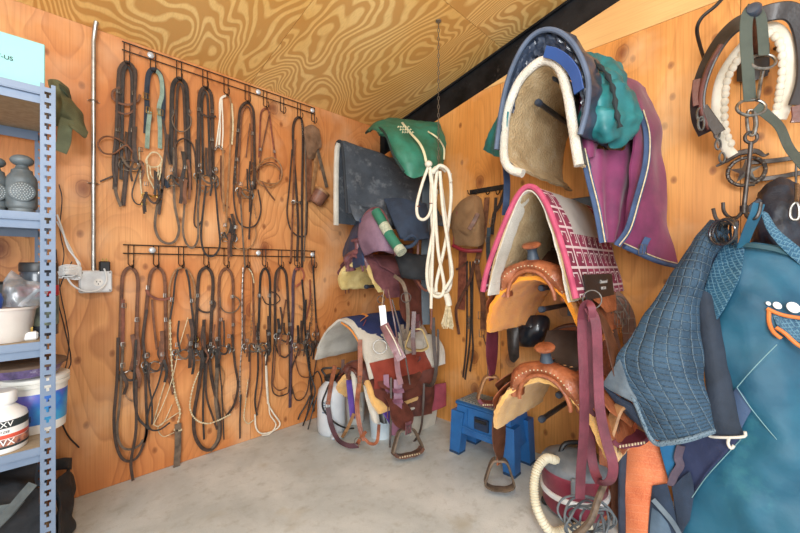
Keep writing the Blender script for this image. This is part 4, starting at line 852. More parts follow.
# --- top pad: white fleece edge, tan felt inside
t = thing('saddle_pad', 'white fleece-edged saddle pad with tan felt inside, topmost of the right stack', 'saddle pad', (-.4, -1.83, 2.08))
inner = [(519, 170), (507, 158), (506, 140), (509, 115), (520, 88), (534, 72), (546, 66), (557, 74), (564, 95), (569, 125), (573, 148), (577, 164)]
m_ = MB(); rows = [archrow(inner, .68), archrow(inner, .68, .2, .04, -1.83), archrow(inner, .68, .42, .08, -1.83), archrow(inner, .68, .62, .12, -1.83)]
m_.cloth(rows, 5, 6, .02, .006, 25); m_.build('felt_lining', FELT, t)
m_ = MB(); rows = [[p + V((0, (p.y + 1.83) * .085 , .012)) for p in r] for r in rows]; m_.cloth(rows, 5, 6, .008); m_.build('outer_cover', SUE, t)
ed = [(523, 174), (511, 170), (504.5, 160), (504, 140), (507, 113), (518, 84), (533, 67), (546, 61), (559, 68), (567, 92), (572, 122), (576, 148), (579, 166)]
MB().tube(archrow(ed, .70), .020, 10, smooth=5).build('fleece_edge', FLW, t)
# --- horse blanket: navy quilted neck arch, plum body, teal bunch
t = thing('horse_blanket', 'plum and teal horse blanket with navy quilted neck over the white pad', 'blanket', (-.35, -1.9, 2.1))
oa = [(496, 150), (501, 112), (508, 80), (520, 52), (534, 35), (550, 30), (566, 37), (579, 54), (588, 80), (587, 108), (580, 135)]
ia = [(510, 112), (516, 88), (527, 64), (540, 53), (553, 53), (566, 62), (576, 80), (581, 104), (579, 128)]
m_ = MB(); m_.cloth([archrow(oa, .73), archrow(oa, .73, .14, -.05, -1.85), archrow(oa, .73, .34, -.06, -1.85), archrow(oa, .73, .5, -.04, -1.85)], 6, 7, .02, 0, 1, disp=lambda a, b_, p: .008 * math.sin(a * 55) * math.sin(b_ * 9) + .012 * noise.noise(p * 22)); m_.build('quilted_neck', NAV, t)
MB().tube(archrow(oa, .735), .011, 8, smooth=5).build('neck_binding', M('grey navy binding', '#56647a', .7, hex2='#414e62'), t)
m_ = MB(); m_.cloth([archrow(ia, .71, 0.03), archrow(oa[1:-1], .73, .02, .03, -1.85)], 7, 7, .012, 0, 1, disp=lambda a, b_, p: .010 * math.sin(a * 75 + 3 * math.sin(b_ * 6)) ); m_.build('neck_lining', NAV, t)
MB().strap(archrow([(545, 52), (556, 55), (567, 63), (575, 75), (579, 92)], .745), .045, .006, (-1, .3, -.3)).build('satin_lining', M('royal blue satin', '#2c4f8c', .4, hex2='#27457c', vs=6, bump=.1), t)
fold = lambda amp, f_: (lambda a, b_, p: amp * math.sin(a * f_ + b_ * 3) + amp * .8 * noise.noise(p * 14))
m_ = MB(); m_.cloth([pB([(575, 60, .55), (583, 58, .55), (592, 62, .5)]), pB([(580, 100, .6), (588, 95, .6), (596, 92, .55)]), pB([(578, 130, .58), (588, 125, .6), (594, 118, .55)]), pB([(582, 160, .56), (590, 158, .56), (598, 155, .5)])], 6, 8, .01, .01, 12); m_.build('shoulder_panel', PLUM, t)
m_ = MB(); m_.cloth([pB([(582, 150, .55), (595, 150, .52), (610, 150, .45), (625, 148, .35), (640, 105, .2)]), pB([(587, 175, .55), (598, 176, .5), (612, 178, .44), (628, 175, .34), (650, 150, .2)]), pB([(595, 210, .53), (603, 211, .5), (613, 212, .44), (622, 210, .36), (640, 195, .25)]), pB([(602, 240, .52), (607, 242, .5), (612, 243, .45), (618, 242, .4), (630, 232, .3)])], 6, 8, .014, 0, 1, disp=fold(.010, 16)); m_.build('chest_panel', PLUM, t)
m_ = MB(); m_.cloth([pB([(612, 72, .3), (628, 78, .22), (646, 88, .12)]), pB([(628, 105, .36), (645, 108, .25), (657, 115, .12)]), pB([(634, 145, .4), (650, 150, .28), (663, 155, .12)]), pB([(628, 200, .4), (648, 205, .28), (667, 212, .12)]), pB([(624, 246, .38), (650, 257, .26), (678, 266, .1)])], 6, 8, .016, 0, 1, disp=lambda a, b_, p: .012 * noise.noise(p * 9) + .006 * abs(math.sin(b_ * 8 + a * 4))); m_.build('side_panel', PLUM, t)
MB().strap(pB([(624, 247, .395), (637, 253, .34), (650, 259, .275), (664, 264, .19), (678, 267, .11)]), .022, .02, (-.3, 0, 1)).build('hem_binding', NAVB, t)
MB().tube(pB([(624, 243.5, .40), (637, 249.5, .345), (650, 255.5, .28), (664, 260.5, .195), (678, 264, .115)]), .0025, 6, smooth=4).build('hem_piping', LC, t)
for q in ([(583, 150, .58), (589, 178, .58), (597, 210, .57), (603, 243, .55)], [(641, 112, .3), (647, 135, .34), (646, 165, .38), (637, 200, .42), (628, 230, .45), (617, 246, .45)]):
    P = pB(q); MB().strap(P, .032, .01, (-.7, -.7, 0), 6).build('edge_binding', NAVB, t)
    MB().tube([p + V((-.012, -.012, 0)) for p in P], .0028, 6, smooth=6).build('edge_piping', LC, t)
t2 = MB(); t2.strap(pB([(648, 238, .32), (644, 246, .32), (641, 256, .33)]), .03, .006, (-.7, -.7, 0)); t2.build('buckle_tab', NAVB, t)
m_ = MB(); buckle_at(m_, B(642, 250, .35), .035, (-.7, -.7, 0)); m_.build('buckle', CH, t)
m_ = MB(); m_.cloth([pB([(579, 54, .5), (592, 54, .45), (606, 58, .38), (621, 66, .3)]), pB([(590, 70, .58), (602, 75, .55), (615, 78, .5), (627, 88, .38)]), pB([(588, 95, .64), (602, 100, .64), (618, 100, .58), (633, 105, .42)]), pB([(579, 122, .62), (595, 128, .66), (615, 126, .62), (636, 120, .45)]), pB([(590, 134, .56), (600, 142, .58), (614, 150, .55), (632, 140, .42)])], 9, 9, .012, 0, 1, disp=lambda a, b_, p: .04 * noise.noise(V((p.x * 9, p.y * 9, p.z * 4))) + .014 * noise.noise(V((p.x * 26, p.y * 26, p.z * 12))) + .009 * math.sin(b_ * 26 + 5 * noise.noise(p * 9)) * (1 - abs(a - .45))); m_.build('bunched_lining', TEAL, t)
m_ = MB(); m_.tube(pB([(594, 62, .56), (606, 74, .6), (613, 90, .62), (616, 110, .64), (620, 128, .62)]), .012, 8, smooth=5, scale=lambda u: .7 + .35 * math.sin(u * 90)); m_.build('gathered_seam', M('black elastic', '#1f2a2e', .8), t)
m_ = MB(); m_.cloth([pB([(506, 98, .5), (503, 104, .58), (504, 112, .66), (508, 112, .72)]), pB([(494, 125, .42), (498, 128, .52), (501, 132, .62), (505, 134, .71)]), pB([(482, 150, .35), (490, 154, .45), (497, 157, .58), (503, 158, .70)])], 6, 6, .01, .012, 14); m_.build('front_corner', TEAL, t)
m_ = MB(); m_.strap(pB([(503, 140, .69), (504, 158, .66), (506, 172, .56), (507, 184, .5), (506, 205, .48), (505, 215, .45)]), .035, .01, (-.7, -.7, 0)); m_.build('front_strap', NAVB, t)
# --- red patterned pad
m, nt, b = nm('woven red, cream and grey pad'); tc = node(nt, 'ShaderNodeTexCoord'); sp = node(nt, 'ShaderNodeSeparateXYZ'); nt.links.new(tc.outputs['Object'], sp.inputs[0])
X_, Y_, Z_ = sp.outputs
cmb = node(nt, 'ShaderNodeCombineXYZ'); nt.links.new(X_, cmb.inputs[0]); nt.links.new(Z_, cmb.inputs[1])
# meander blocks: concentric squares repeated on a grid
def sq(sc_, ph):
    u = mth(nt, 'SUBTRACT', mth(nt, 'FRACT', mth(nt, 'MULTIPLY', X_, sc_)), .5); v = mth(nt, 'SUBTRACT', mth(nt, 'FRACT', mth(nt, 'MULTIPLY', mth(nt, 'ADD', Z_, 10.0), sc_)), .5)
    return mth(nt, 'MAXIMUM', mth(nt, 'ABSOLUTE', u), mth(nt, 'ABSOLUTE', v)), u, v
dd_, u_, v_ = sq(11.5, 0)
li = mth(nt, 'GREATER_THAN', dd_, .44); l2 = mth(nt, 'MULTIPLY', mth(nt, 'GREATER_THAN', dd_, .2), mth(nt, 'LESS_THAN', dd_, .27)); gap = mth(nt, 'GREATER_THAN', mth(nt, 'ADD', u_, v_), -.18)
lines = mth(nt, 'MAXIMUM', li, mth(nt, 'MULTIPLY', l2, gap))
n1 = node(nt, 'ShaderNodeTexNoise', Scale=9.0); nt.links.new(tc.outputs['Object'], n1.inputs['Vector'])
redc = ramp(nt, n1.outputs['Fac'], [(.4, lin('#6a1c35')), (.6, lin('#8f2c4c'))])
pc = mixc(nt, mth(nt, 'MULTIPLY', lines, .7), redc, lin('#e6d6d4'))
# grey centre field near the ridge, away from the ends
inx = mth(nt, 'MULTIPLY', mth(nt, 'GREATER_THAN', X_, -.2), mth(nt, 'LESS_THAN', X_, .26)); inz = mth(nt, 'GREATER_THAN', Z_, -.2); inn = mth(nt, 'MULTIPLY', inx, inz)
wv = node(nt, 'ShaderNodeTexWave', Scale=60.0, Distortion=.5, _bands_direction='Z'); nt.links.new(tc.outputs['Object'], wv.inputs['Vector'])
pc = mixc(nt, inn, pc, mixc(nt, wv.outputs['Fac'], lin('#8e8783'), lin('#c3bbb2')))
nt.links.new(pc, b.inputs['Base Color']); b.inputs['Roughness'].default_value = .9
bp = node(nt, 'ShaderNodeBump', Strength=.4, Distance=.003); nt.links.new(wv.outputs['Fac'], bp.inputs['Height']); nt.links.new(bp.outputs[0], b.inputs['Normal'])
PINK = M('raspberry binding', '#b9506c', .85, hex2='#a03e5a', vs=14, bump=.4, bs=160)
t = thing('saddle_pad', 'red, pink and cream geometric woven saddle pad above the orange fleece saddle', 'saddle pad', (-.4, -1.77, 1.53))
pf = [(483, 292), (486, 276), (493, 254), (503, 228), (513, 205), (521, 192), (529, 187), (538, 191), (547, 205), (557, 230), (565, 255), (571, 278), (576, 299)]
def padrow(dx, sh): return archrow(pf, .75, dx, sh, -1.77)
m_ = MB(); m_.cloth([padrow(0, 0), padrow(.18, -.03), padrow(.38, .0), padrow(.56, .0), padrow(.71, .02)], 6, 6, .008, .006, 7); m_.build('woven_top', m, t)
m_ = MB(); rows = [[p + V((.004, -(p.y + 1.77) * .1, -.012)) for p in padrow(dx, sh)] for dx, sh in ((0, 0), (.18, -.03), (.38, 0), (.56, 0), (.71, .02))]; m_.cloth(rows, 6, 6, .014, .006, 7); m_.build('felt_lining', FELT, t)
m_ = MB(); rows2 = [[p + V((-.002, -(p.y + 1.77) * .14, -.018)) for p in padrow(dx, sh)] for dx, sh in ((0.0, 0), (.10, -.02))]; m_.cloth(rows2, 5, 6, .008, .003, 20); m_.build('white_lining_edge', FLW, t)
MB().tube([p + V((-.003, 0, .0)) for p in padrow(0, 0)], .0125, 8, smooth=5).build('edge_binding', PINK, t)
br_ = padrow(0, 0)[-1]; rb = padrow(.71, .02)[-1]; 
c0, c1 = br_.lerp(rb, .1), br_.lerp(rb, .66); UPR = V((0, .15, .98)); m_ = MB()
P4 = [c0 + V((0, -.016, -.01)), c1 + V((0, -.016, -.01)), c1 + V((0, -.004, .095)), c0 + V((0, -.004, .095))]
m_.cloth([[P4[3], P4[3].lerp(P4[2], .5), P4[2]], [P4[0], P4[0].lerp(P4[1], .5), P4[1]]], 4, 4, .006); lb = m_.build('wear_patch', M('black wear leather', '#262426', .4, bump=.2, bs=120), t)
ce = (P4[0] + P4[1] + P4[2] + P4[3]) / 4 + V((.03, -.007, 0))
text('Diamond', .024, ce + V((0, 0, .018)), M('silver print', '#b3b0ac', .5, bump=0), lb, 0, sx=1.2); text('WOOL', .02, ce + V((0, 0, -.012)), MC['silver print'], lb, 0, sx=1.2)
# --- saddle 2: orange fleece
western('western_saddle', 'chestnut western saddle lined with bright orange fleece, under the red patterned pad', -.68, -1.74, 1.155, .22, .29, .62, LEA2, LEAB, FLO, LEAB,
    dict(z=.43, x=.19, w=.055, mt=BURG, mt2=BURG, wrap=BURG, out=.02, n=(-.75, -.66, 0)), dict(z=.47, x=.10, w=.06, mt=LEAB, mt2=LEAB, wrap=BURG, out=.10, n=(-.5, -.86, 0), sw=.15), horn_wrap=M('blue black horn wrap', '#3c4754', .5), group=None, flt=.034)
# --- saddle 3: lowest
western('western_saddle', 'basket-stamped chestnut saddle with black seat, lowest of the right stack', -.74, -1.83, .70, .235, .29, .64, LEA2, LEAB, FLT, SEATB,
    dict(z=.035, x=.17, w=.06, mt=LEAB, mt2=LEA2, wrap=None, out=.0, n=(-.8, -.6, 0), sm=LG), None, horn_wrap=M('blue black horn wrap', '#3c4754'), cant=.17, flt=.034)
# hanging latigo and other straps off the right side of the stack
t = tack('burgundy latigo straps folded over the ring of the orange fleece saddle', [
    ('latigo', 's', BURG, 38, [(584, 308, .73), (582, 330, .74), (584, 380, .75), (584, 430, .75), (581, 470, .75), (580, 499, .75)]),
    ('latigo', 's', BURG, 38, [(589, 308, .76), (596, 325, .77), (598, 370, .76), (600, 410, .78), (606, 440, .78), (613, 465, .78), (610, 481, .77), (599, 481, .74), (592, 460, .70), (590, 420, .70), (592, 370, .7), (590, 320, .71)]),
    ('latigo_loop', 's', BURG, 30, [(581, 320, .74), (583, 308, .76), (588, 304, .77), (592, 309, .78), (592, 322, .77)]), ('ring', 'ring', CH, 75, [(592, 300, .70)])], None, 'strap', 'latigo_strap', pos=B, nrm=(-.75, -.66, 0), dd=0)
t = tack('dark brown billet straps hanging from the right side of the saddles, behind the burgundy latigo', [
    ('billet', 's', LEAB, 45, [(606, 300, .25), (612, 330, .3), (620, 370, .34), (618, 420, .36), (616, 480, .36), (617, 575, .36)]), ('billet', 's', LEA2, 40, [(600, 296, .35), (604, 330, .4), (606, 380, .42), (603, 430, .42), (604, 480, .42), (603, 575, .42)]),
    ('billet', 'e', LEAB, 40, [(626, 430, .36), (624, 460, .38), (626, 495, .4), (624, 575, .4)]), ('billet', 's', LEA2, 60, [(612, 440, .3), (613, 480, .32), (614, 575, .32)]), ('buckle', 'buckle', CH, 50, [(626, 508, .42), (620, 318, .36)]),
    ('billet', 's', LM, 30, [(590, 500, .45), (592, 515, .45), (590, 575, .45)])], None, 'strap', 'billet_straps', pos=B, nrm=(-.75, -.66, 0), dd=0)
t = tack('nickel cinch buckles and ring gathered on dark leather behind the pad corner', [
    ('cinch_end', 's', LEAB, 70, [(604, 292, .2), (618, 300, .2), (628, 318, .2), (630, 345, .2)]), ('cinch_ring', 'ring', CH, 80, [(618, 305, .26)]), ('buckle', 'buckle', CH, 60, [(623, 312, .28), (617, 320, .3), (628, 326, .27)]), ('tongue', 'r', CH, 7, [(607, 296, .26), (616, 312, .28), (624, 326, .28)]), ('tongue', 'r', CH, 7, [(614, 294, .26), (622, 306, .27), (629, 318, .27)])], None, 'cinch', 'cinch', pos=B, nrm=(-.7, -.7, 0), dd=0)
# black bag on the wall between the two saddles
t = thing('boot_bag', 'small glossy black leather bag on the wall left of the stack, behind the orange fleece', 'bag', B(530, 330, .06))
m_ = MB(); m_.cloth([pB([(512, 318, .1), (524, 318, .16), (540, 316, .16), (546, 318, .1)]), pB([(514, 335, .14), (526, 335, .2), (540, 332, .19), (545, 328, .12)]), pB([(516, 346, .1), (526, 346, .15), (536, 345, .14), (541, 340, .1)])], 6, 6, .05, .008, 12); m_.build('body', M('glossy black leather', '#20252c', .3, bump=.2, bs=60, coat=.3), t)
m_ = MB(); m_.cloth([pB([(512, 317, .13), (526, 316, .2), (546, 316, .14)]), pB([(514, 330, .17), (528, 328, .235), (544, 326, .16)])], 6, 6, .008, .004, 12); m_.build('flap', M('glossy black leather', '#20252c'), t)
t = tag(MB().cloth([pB([(506, 325, .3), (512, 322, .3), (518, 322, .3)]), pB([(508, 345, .3), (513, 345, .32), (519, 345, .3)]), pB([(510, 360, .3), (514, 363, .3), (519, 358, .3)])], 5, 6, .01, .005).build('stirrup_hood', M('black leather', '#38322f')), 'black leather flap hanging behind the burgundy left fender', 'flap')
# ================================================================= LEFT SADDLE STACK (by the corner)
YL = -.40
MAUV = M('mauve suede', '#8a6d80', .75, hex2='#6e5567', vs=9, bump=.2, bs=80, coat=.0)
PLB = M('plum brown leather', '#825358', .42, hex2='#553338', vs=10, bump=.3, bs=90, coat=.15)
REDB = M('dark reddish leather', '#6b3d34', .42, hex2='#42241f', vs=10, bump=.3, bs=90, coat=.15)
FLY = M('yellow fleece', '#ecd595', .95, hex2='#d6b970', vs=9, bump=.9, bs=150, kind='fleece')
DKD = M('faded black canvas', '#4a525c', .8, hex2='#323942', vs=9, bump=.5, bs=300, kind='weave', dirt='#7f8489', ds=12, dlo=.53)
GRN = M('bottle green nylon', '#2f7d68', .5, hex2='#2a5e47', vs=6, bump=.2, bs=30)
CRM = M('cream print', '#d9d3ae', .7, bump=0)
arms('saddle rack tubes at the top of the corner stack, under the faded black pad', YL + .07, 2.03, .6, pts=((0, 0), (0, -.07), (0, -.14)))
arms('saddle rack tubes in the middle of the corner stack', YL, 1.12, .42)
arms('lowest saddle rack tubes of the corner stack', YL - .1, .56, .42)
# faded black pad, folded over the top arm
t = thing('saddle_pad', 'faded black canvas saddle pad with cream felt edge, topmost of the corner stack', 'saddle pad', (-.35, YL, 2.07))
def pr(x, prof): return [V((x, YL + y, z)) for y, z in prof]
def pq_(k_): return [(.115, 1.50), (.115, 1.78), (.105, 2.03), (.075, 2.085 - k_ * .02), (.03 - k_ * .06, 2.05 - k_ * .03), (.0 - k_ * .2, 1.85 - k_ * .04), (-.02 - k_ * .3, 1.66 - k_ * .04), (-.03 - k_ * .34, 1.56 - k_ * .02)]
m_ = MB(); m_.cloth([pr(-.70, pq_(0)), pr(-.5, pq_(.22)), pr(-.28, pq_(.6)), pr(-.06, pq_(1))], 6, 5, .012, .012, 6); m_.build('canvas_cover', DKD, t)
qi = [(y * .9 + .005, z - .014) for y, z in pq_(0)]; m_ = MB(); qi = qi[:4]; m_.cloth([pr(-.716, qi), pr(-.68, qi)], 3, 5, .026); m_.build('felt_edge', FLW, t)
m_ = MB(); m_.tube(pr(-.705, pq_(0)), .009, 8, smooth=4); m_.build('front_binding', M('charcoal binding', '#2b3138', .8), t)
m_ = MB(); m_.cloth([[V((x, YL - .048 - k_ * .3, 1.62 - k_ * .04)), V((x, YL - .075 - k_ * .33, 1.55 - k_ * .03)), V((x + .02, YL - .088 - k_ * .345, 1.49 + .02 * math.sin(x * 17)))] for x, k_ in ((-.69, 0), (-.5, .22), (-.28, .6), (-.06, 1))], 6, 5, .008, .012, 11); m_.build('fender_strip', M('scuffed black leather', '#4b545e', .5, hex2='#2f363f', vs=10, bump=.4, bs=40, dirt='#8f979d', ds=12), t)
# green blanket on top
t = thing('blanket', 'rolled green horse blanket with cream lettering on top of the corner stack', 'blanket', (-.35, YL - .1, 2.08))
m_ = MB(); m_.cloth([pB([(365, 134, .45), (375, 124, .42), (388, 119, .36), (402, 121, .28), (420, 122, .15), (438, 122, .06)]), pB([(372, 130, .52), (384, 127, .52), (398, 130, .48), (413, 131, .36), (430, 130, .24), (442, 130, .1)]), pB([(385, 136, .56), (394, 148, .58), (406, 152, .55), (420, 152, .45), (434, 150, .32), (445, 145, .15)]), pB([(397, 160, .54), (403, 172, .56), (412, 178, .54), (424, 176, .46), (436, 172, .34), (444, 166, .2)])], 7, 8, .02, 0, 1, disp=lambda a, b_, p: .022 * noise.noise(V((p.x * 8, p.y * 8, p.z * 4))) + .01 * noise.noise(p * 22)); gb = m_.build('body', GRN, t)
m_ = MB(); m_.tube(pB([(366, 133, .47), (378, 128, .52), (386, 136, .59), (393, 155, .62), (404, 172, .60)]), .008, 6, smooth=5); m_.build('dark_piping', M('dark green piping', '#1b3533', .7), t)
m_ = MB(); m_.strap(pB([(402, 123, .40), (410, 133, .46), (419, 143, .50), (424, 153, .52), (427, 166, .52), (430, 176, .50)]), .016, .004, (-.7, -.7, .2), 6); m_.build('cream_stripe', CRM, t)
m_ = MB(); m_.strap(pB([(423, 127, .26), (428, 132, .29), (433, 135, .31), (439, 140, .27), (444, 149, .2), (444, 160, .22)]), .012, .004, (-.7, -.7, .2), 6); m_.build('cream_stripe', CRM, t)
o0 = B(403, 129, .60); rz = -PI / 4
m_ = MB()
for k_ in range(3):
    for j_ in range(5):
        e_ = o0 + V((-.02, -.02, 0)) + V((.01, -.01, -.017)) * k_ + V((.011, -.011, 0)) * (j_ - 2); m_.box(e_, (.0035, .0035, .012), Matrix.Rotation(.4, 3, 'X')); m_.box(e_ + V((.003, -.003, 0)), (.009, .009, .0025))
m_.build('cream_print', CRM, gb)
# middle pads: mauve english seat, green label roll, navy roll
t = thing('english_saddle', 'mauve suede saddle seat tucked under the faded black pad', 'saddle', B(375, 240, .5))
m_ = MB(); m_.cloth([pB([(362, 225, .62), (367, 214, .6), (376, 210, .58), (384, 216, .56)]), pB([(360, 240, .66), (369, 232, .68), (380, 232, .66), (389, 236, .6)]), pB([(366, 256, .64), (376, 252, .67), (386, 252, .65), (394, 254, .58)])], 8, 8, .05, 0); m_.build('seat', MAUV, t)
MB().tube(pB([(362, 226, .65), (366, 214, .63), (376, 208.5, .61), (385, 216, .60), (391, 236, .62), (396, 256, .6)]), .009, 8, smooth=6).build('piping', PLB, t)
t = thing('rolled_wrap', 'green rolled wrap with a pale label band beside the mauve seat', 'wrap', B(388, 235, .6))
P = pB([(376, 212, .66), (383, 224, .66), (391, 238, .66), (401, 252, .66)]); MB().tube(P, .034, 12, smooth=5).build('roll', GRN, t)
MB().tube([P[1].lerp(P[2], .1), P[1].lerp(P[2], .7)], .0355, 12).build('label_band', M('grey cream label', '#b9bda6', .7, hex2='#8f9684', vs=90, bump=0), t); MB().tube([P[2].lerp(P[3], .75), P[3] + (P[3] - P[2]) * .08], .0355, 12).build('label_band', MC['grey cream label'], t)
DNV = M('dark denim', '#36475f', .8, hex2='#252f40', vs=9, bump=.5, bs=300, kind='weave')
t = thing('folded_blanket', 'dark denim blanket rolled up right of the green wrap', 'blanket', B(405, 225, .5))
m_ = MB(); m_.cloth([pB([(384, 200, .5), (398, 200, .45), (416, 203, .38), (425, 205, .3)]), pB([(390, 215, .56), (402, 218, .52), (416, 220, .44), (427, 222, .34)]), pB([(400, 238, .6), (408, 240, .56), (418, 240, .48), (428, 240, .38)])], 6, 6, .03, .012, 9); m_.build('body', DNV, t)
MB().tube(pB([(404, 240, .62), (412, 236, .6), (417, 240, .56), (412, 246, .58), (405, 248, .6)]), .012, 8, smooth=5).build('rolled_edge', DNV, t)
t = thing('folded_blanket', 'navy blanket edge hanging on the corner side behind the mauve seat', 'blanket', B(355, 240, .6))
m_ = MB(); m_.cloth([pB([(370, 206, .5), (363, 210, .58), (360, 222, .66)]), pB([(356, 224, .42), (353, 236, .52), (362, 242, .6)]), pB([(344, 250, .42), (348, 260, .54), (364, 256, .64)]), pB([(345, 262, .42), (351, 269, .52), (364, 266, .62)])], 7, 7, .02, .01, 9); m_.build('body', M('navy nylon', '#33476b', .55, hex2='#24334f', vs=9), t)
t = tag(MB().cloth([pB([(392, 250, .5), (410, 255, .44), (428, 256, .35)]), pB([(398, 265, .52), (414, 268, .46), (430, 268, .36)]), pB([(402, 278, .5), (416, 280, .45), (430, 280, .36)])], 6, 6, .05, .01, 8).build('black_pad', M('black foam pad', '#25282c', .8, hex2='#15171a', vs=8)), 'black pad bulging between the denim roll and the brown saddle below', 'pad')
# brown saddle with yellow fleece
western('western_saddle', 'plum-brown western saddle with a yellow fleece lining, middle of the corner stack', -.64, -.40, 1.25, .20, .22, .60, PLB, REDB, FLY, REDB,
    None, dict(z=.60, x=.28, w=.12, mt=REDB, mt2=PLB, out=.1, n=(-.72, -.69, 0), sm=M('pale rawhide', '#cdb681', .5, hex2='#a98f5a', vs=9), wrap=None, sw=.13), fork_hw=.12, fork_h=.13, tool=False, cant=.1, flt=.05, skx=-.03, skr=1.35)
t = tack('bundle of plum leather strings and a worn strap with buckle on the corner saddle', [
    ('worn_strap', 's', LG, 24, [(394, 276, .6), (403, 284, .6), (407, 300, .6), (408, 325, .58), (404, 340, .58), (402, 325, .58)]), ('ring', 'ring', LD, 60, [(406, 298, .64)]),
    ('string', 's', REDB, 10, [(382, 295, .64), (386, 320, .66), (390, 345, .66)]), ('string', 's', REDB, 10, [(388, 290, .64), (394, 320, .66), (398, 345, .64)]), ('string', 's', LD, 10, [(392, 300, .64), (400, 330, .64), (405, 355, .62), (410, 385, .6)]), ('string', 's', LD, 9, [(386, 330, .66), (396, 350, .64), (399, 392, .6)]), ('ring', 'ring', LD, 46, [(381, 300, .66)])], None, 'strap', 'saddle_strings', pos=B, nrm=(-.7, -.7, 0), dd=0)
t = thing('price_tag', 'white paper tag on a string hanging from the middle saddle', 'tag', B(383, 300, .68)); P = pB([(382, 306, .68), (383, 315, .68), (384, 326, .68)])
MB().strap(P, .042, .001, (-.7, -.7, 0)).build('paper', WHT, t); MB().tube(pB([(384, 290, .66), (383, 298, .68), (382, 306, .68)]), .0015, 5).build('string', LC, t)
# pad 2: white fleece, navy and orange woven top
t = thing('saddle_pad', 'white fleece saddle pad with navy and orange woven top under the middle saddle', 'saddle pad', (-.35, YL, .86))
pf2 = [(315, 360), (319, 345), (326, 332), (334, 324), (342, 321), (350, 325), (357, 336), (362, 350), (366, 365), (370, 380)]
def p2(dx, sh, l=0): return [p + V((0, 0, l)) for p in archrow(pf2, .74, dx, sh, -.30)]
m_ = MB(); m_.cloth([p2(0, 0), p2(.2, -.03), p2(.42, -.03), p2(.66, .0)], 5, 6, .03, .008, 9); m_.build('fleece_body', FLW, t)
MN = M('navy woven wool', '#2c3a72', .9, hex2='#212c56', vs=9, bump=.6, bs=260, kind='weave', dirt='#b3622f', ds=22, dlo=.66)
top = [r[2:8] for r in (p2(.03, 0, .018), p2(.22, -.04, .02), p2(.42, -.04, .02), p2(.6, 0, .018))]; m_ = MB(); m_.cloth(top, 5, 6, .006, .008, 9); wt = m_.build('woven_top', MN, t)
for q, mt in (([(350, 323), (357, 327), (362, 322), (367, 318), (362, 316)], M('orange wool', '#d98a3c', .9)), ([(345, 321), (352, 326), (361, 330), (366, 322)], M('rust wool', '#8e3f34', .9))):
    MB().strap([B(p[0], p[1], .66) + V((0, 0, .012)) for p in q], .02, .003, (-.3, -.3, 1), 3).build('woven_chevron', mt, wt)
m_ = MB()
P = pB([(342, 324, .74), (352, 332, .73), (360, 345, .72), (366, 360, .71)]); MB().strap([p + V((-.012, -.006, .01)) for p in P], .012, .004, (-1, -.3, .2), 5).build('orange_stitching', MC['orange wool'], wt)
m_ = MB(); rows = [[p + V((0, -.012, 0)) for p in r[-3:]] for r in (p2(.01, 0), p2(.2, -.03), p2(.42, -.03), p2(.6, 0))]
rows = [[r[0].lerp(r[1], .9) + V((0, -.012, 0)), r[2] + V((0, -.018, .0)), r[2] + V((0, -.012, -.095))] for r in rows]; m_.cloth(rows, 5, 5, .012, .005, 9); m_.build('wear_leather', M('red brown wear leather', '#a04a3c', .5, hex2='#7c3329', vs=8), t)
t = tack('large nickel cinch ring with tooled plum strap lying across the white fleece pad', [('cinch_ring', 'ring', CH, 85, [(380, 347, .72)]), ('tooled_strap', 'e', PLB, 60, [(384, 325, .68), (392, 342, .68), (402, 360, .66)]), ('tooled_strap', 's', PLB, 34, [(396, 352, .68), (398, 372, .67), (401, 385, .66)]), ('white_string', 'r', LW, 8, [(386, 326, .70), (394, 340, .7), (401, 356, .68)])], None, 'cinch', 'cinch', pos=B, nrm=(-.7, -.7, .1), dd=0)
# bottom saddle: tan fleece edge, white arch, purple pad
western('western_saddle', 'dark brown saddle with tan fleece, lowest of the corner stack', -.78, -.56, .49, .19, .22, .66, REDB, PLB, FLT, REDB, None, dict(z=.03, x=.14, w=.08, mt=REDB, mt2=PLB, out=.14, n=(-.4, -.9, .2), sm=LG, wrap=LEAB, sw=.16), tool=False, cant=.05, fork_hw=.09, fork_h=.1, flt=.04, horn=False)
t = thing('saddle_blanket', 'purple saddle blanket with white fleece strips inside the lowest corner saddle', 'blanket', B(370, 400, .55))
for nm_, mt, q in (('purple_panel', M('purple cloth', '#6447a0', .7, hex2='#4b3486', vs=8), [[(372, 385, .66), (382, 392, .64), (393, 398, .6)], [(376, 400, .66), (384, 408, .64), (391, 412, .6)], [(384, 415, .66), (387, 420, .64), (390, 425, .6)]]), ('purple_panel', M('purple cloth', '#6447a0'), [[(346, 380, .72), (349, 380, .7), (352, 380, .68)], [(348, 400, .72), (351, 400, .7), (354, 400, .68)], [(350, 418, .72), (353, 419, .7), (355, 419, .68)]]), ('white_strip', FLW, [[(350, 366, .74), (353, 364, .73), (357, 366, .7)], [(353, 388, .74), (356, 388, .73), (359, 388, .7)], [(356, 410, .74), (359, 412, .73), (362, 412, .7)]]), ('white_strip', FLW, [[(363, 385, .72), (367, 388, .7), (371, 390, .68)], [(366, 400, .72), (371, 402, .7), (376, 404, .68)], [(372, 420, .7), (376, 424, .7), (380, 424, .66)]]), ('black_strip', BLKP, [[(367, 388, .66), (372, 392, .66), (376, 394, .64)], [(372, 405, .66), (378, 408, .66), (384, 410, .64)], [(377, 420, .66), (383, 424, .66), (387, 424, .64)]])):
    MB().cloth([pB(r) for r in q], 4, 6, .012, .003, 20).build(nm_, mt, t)
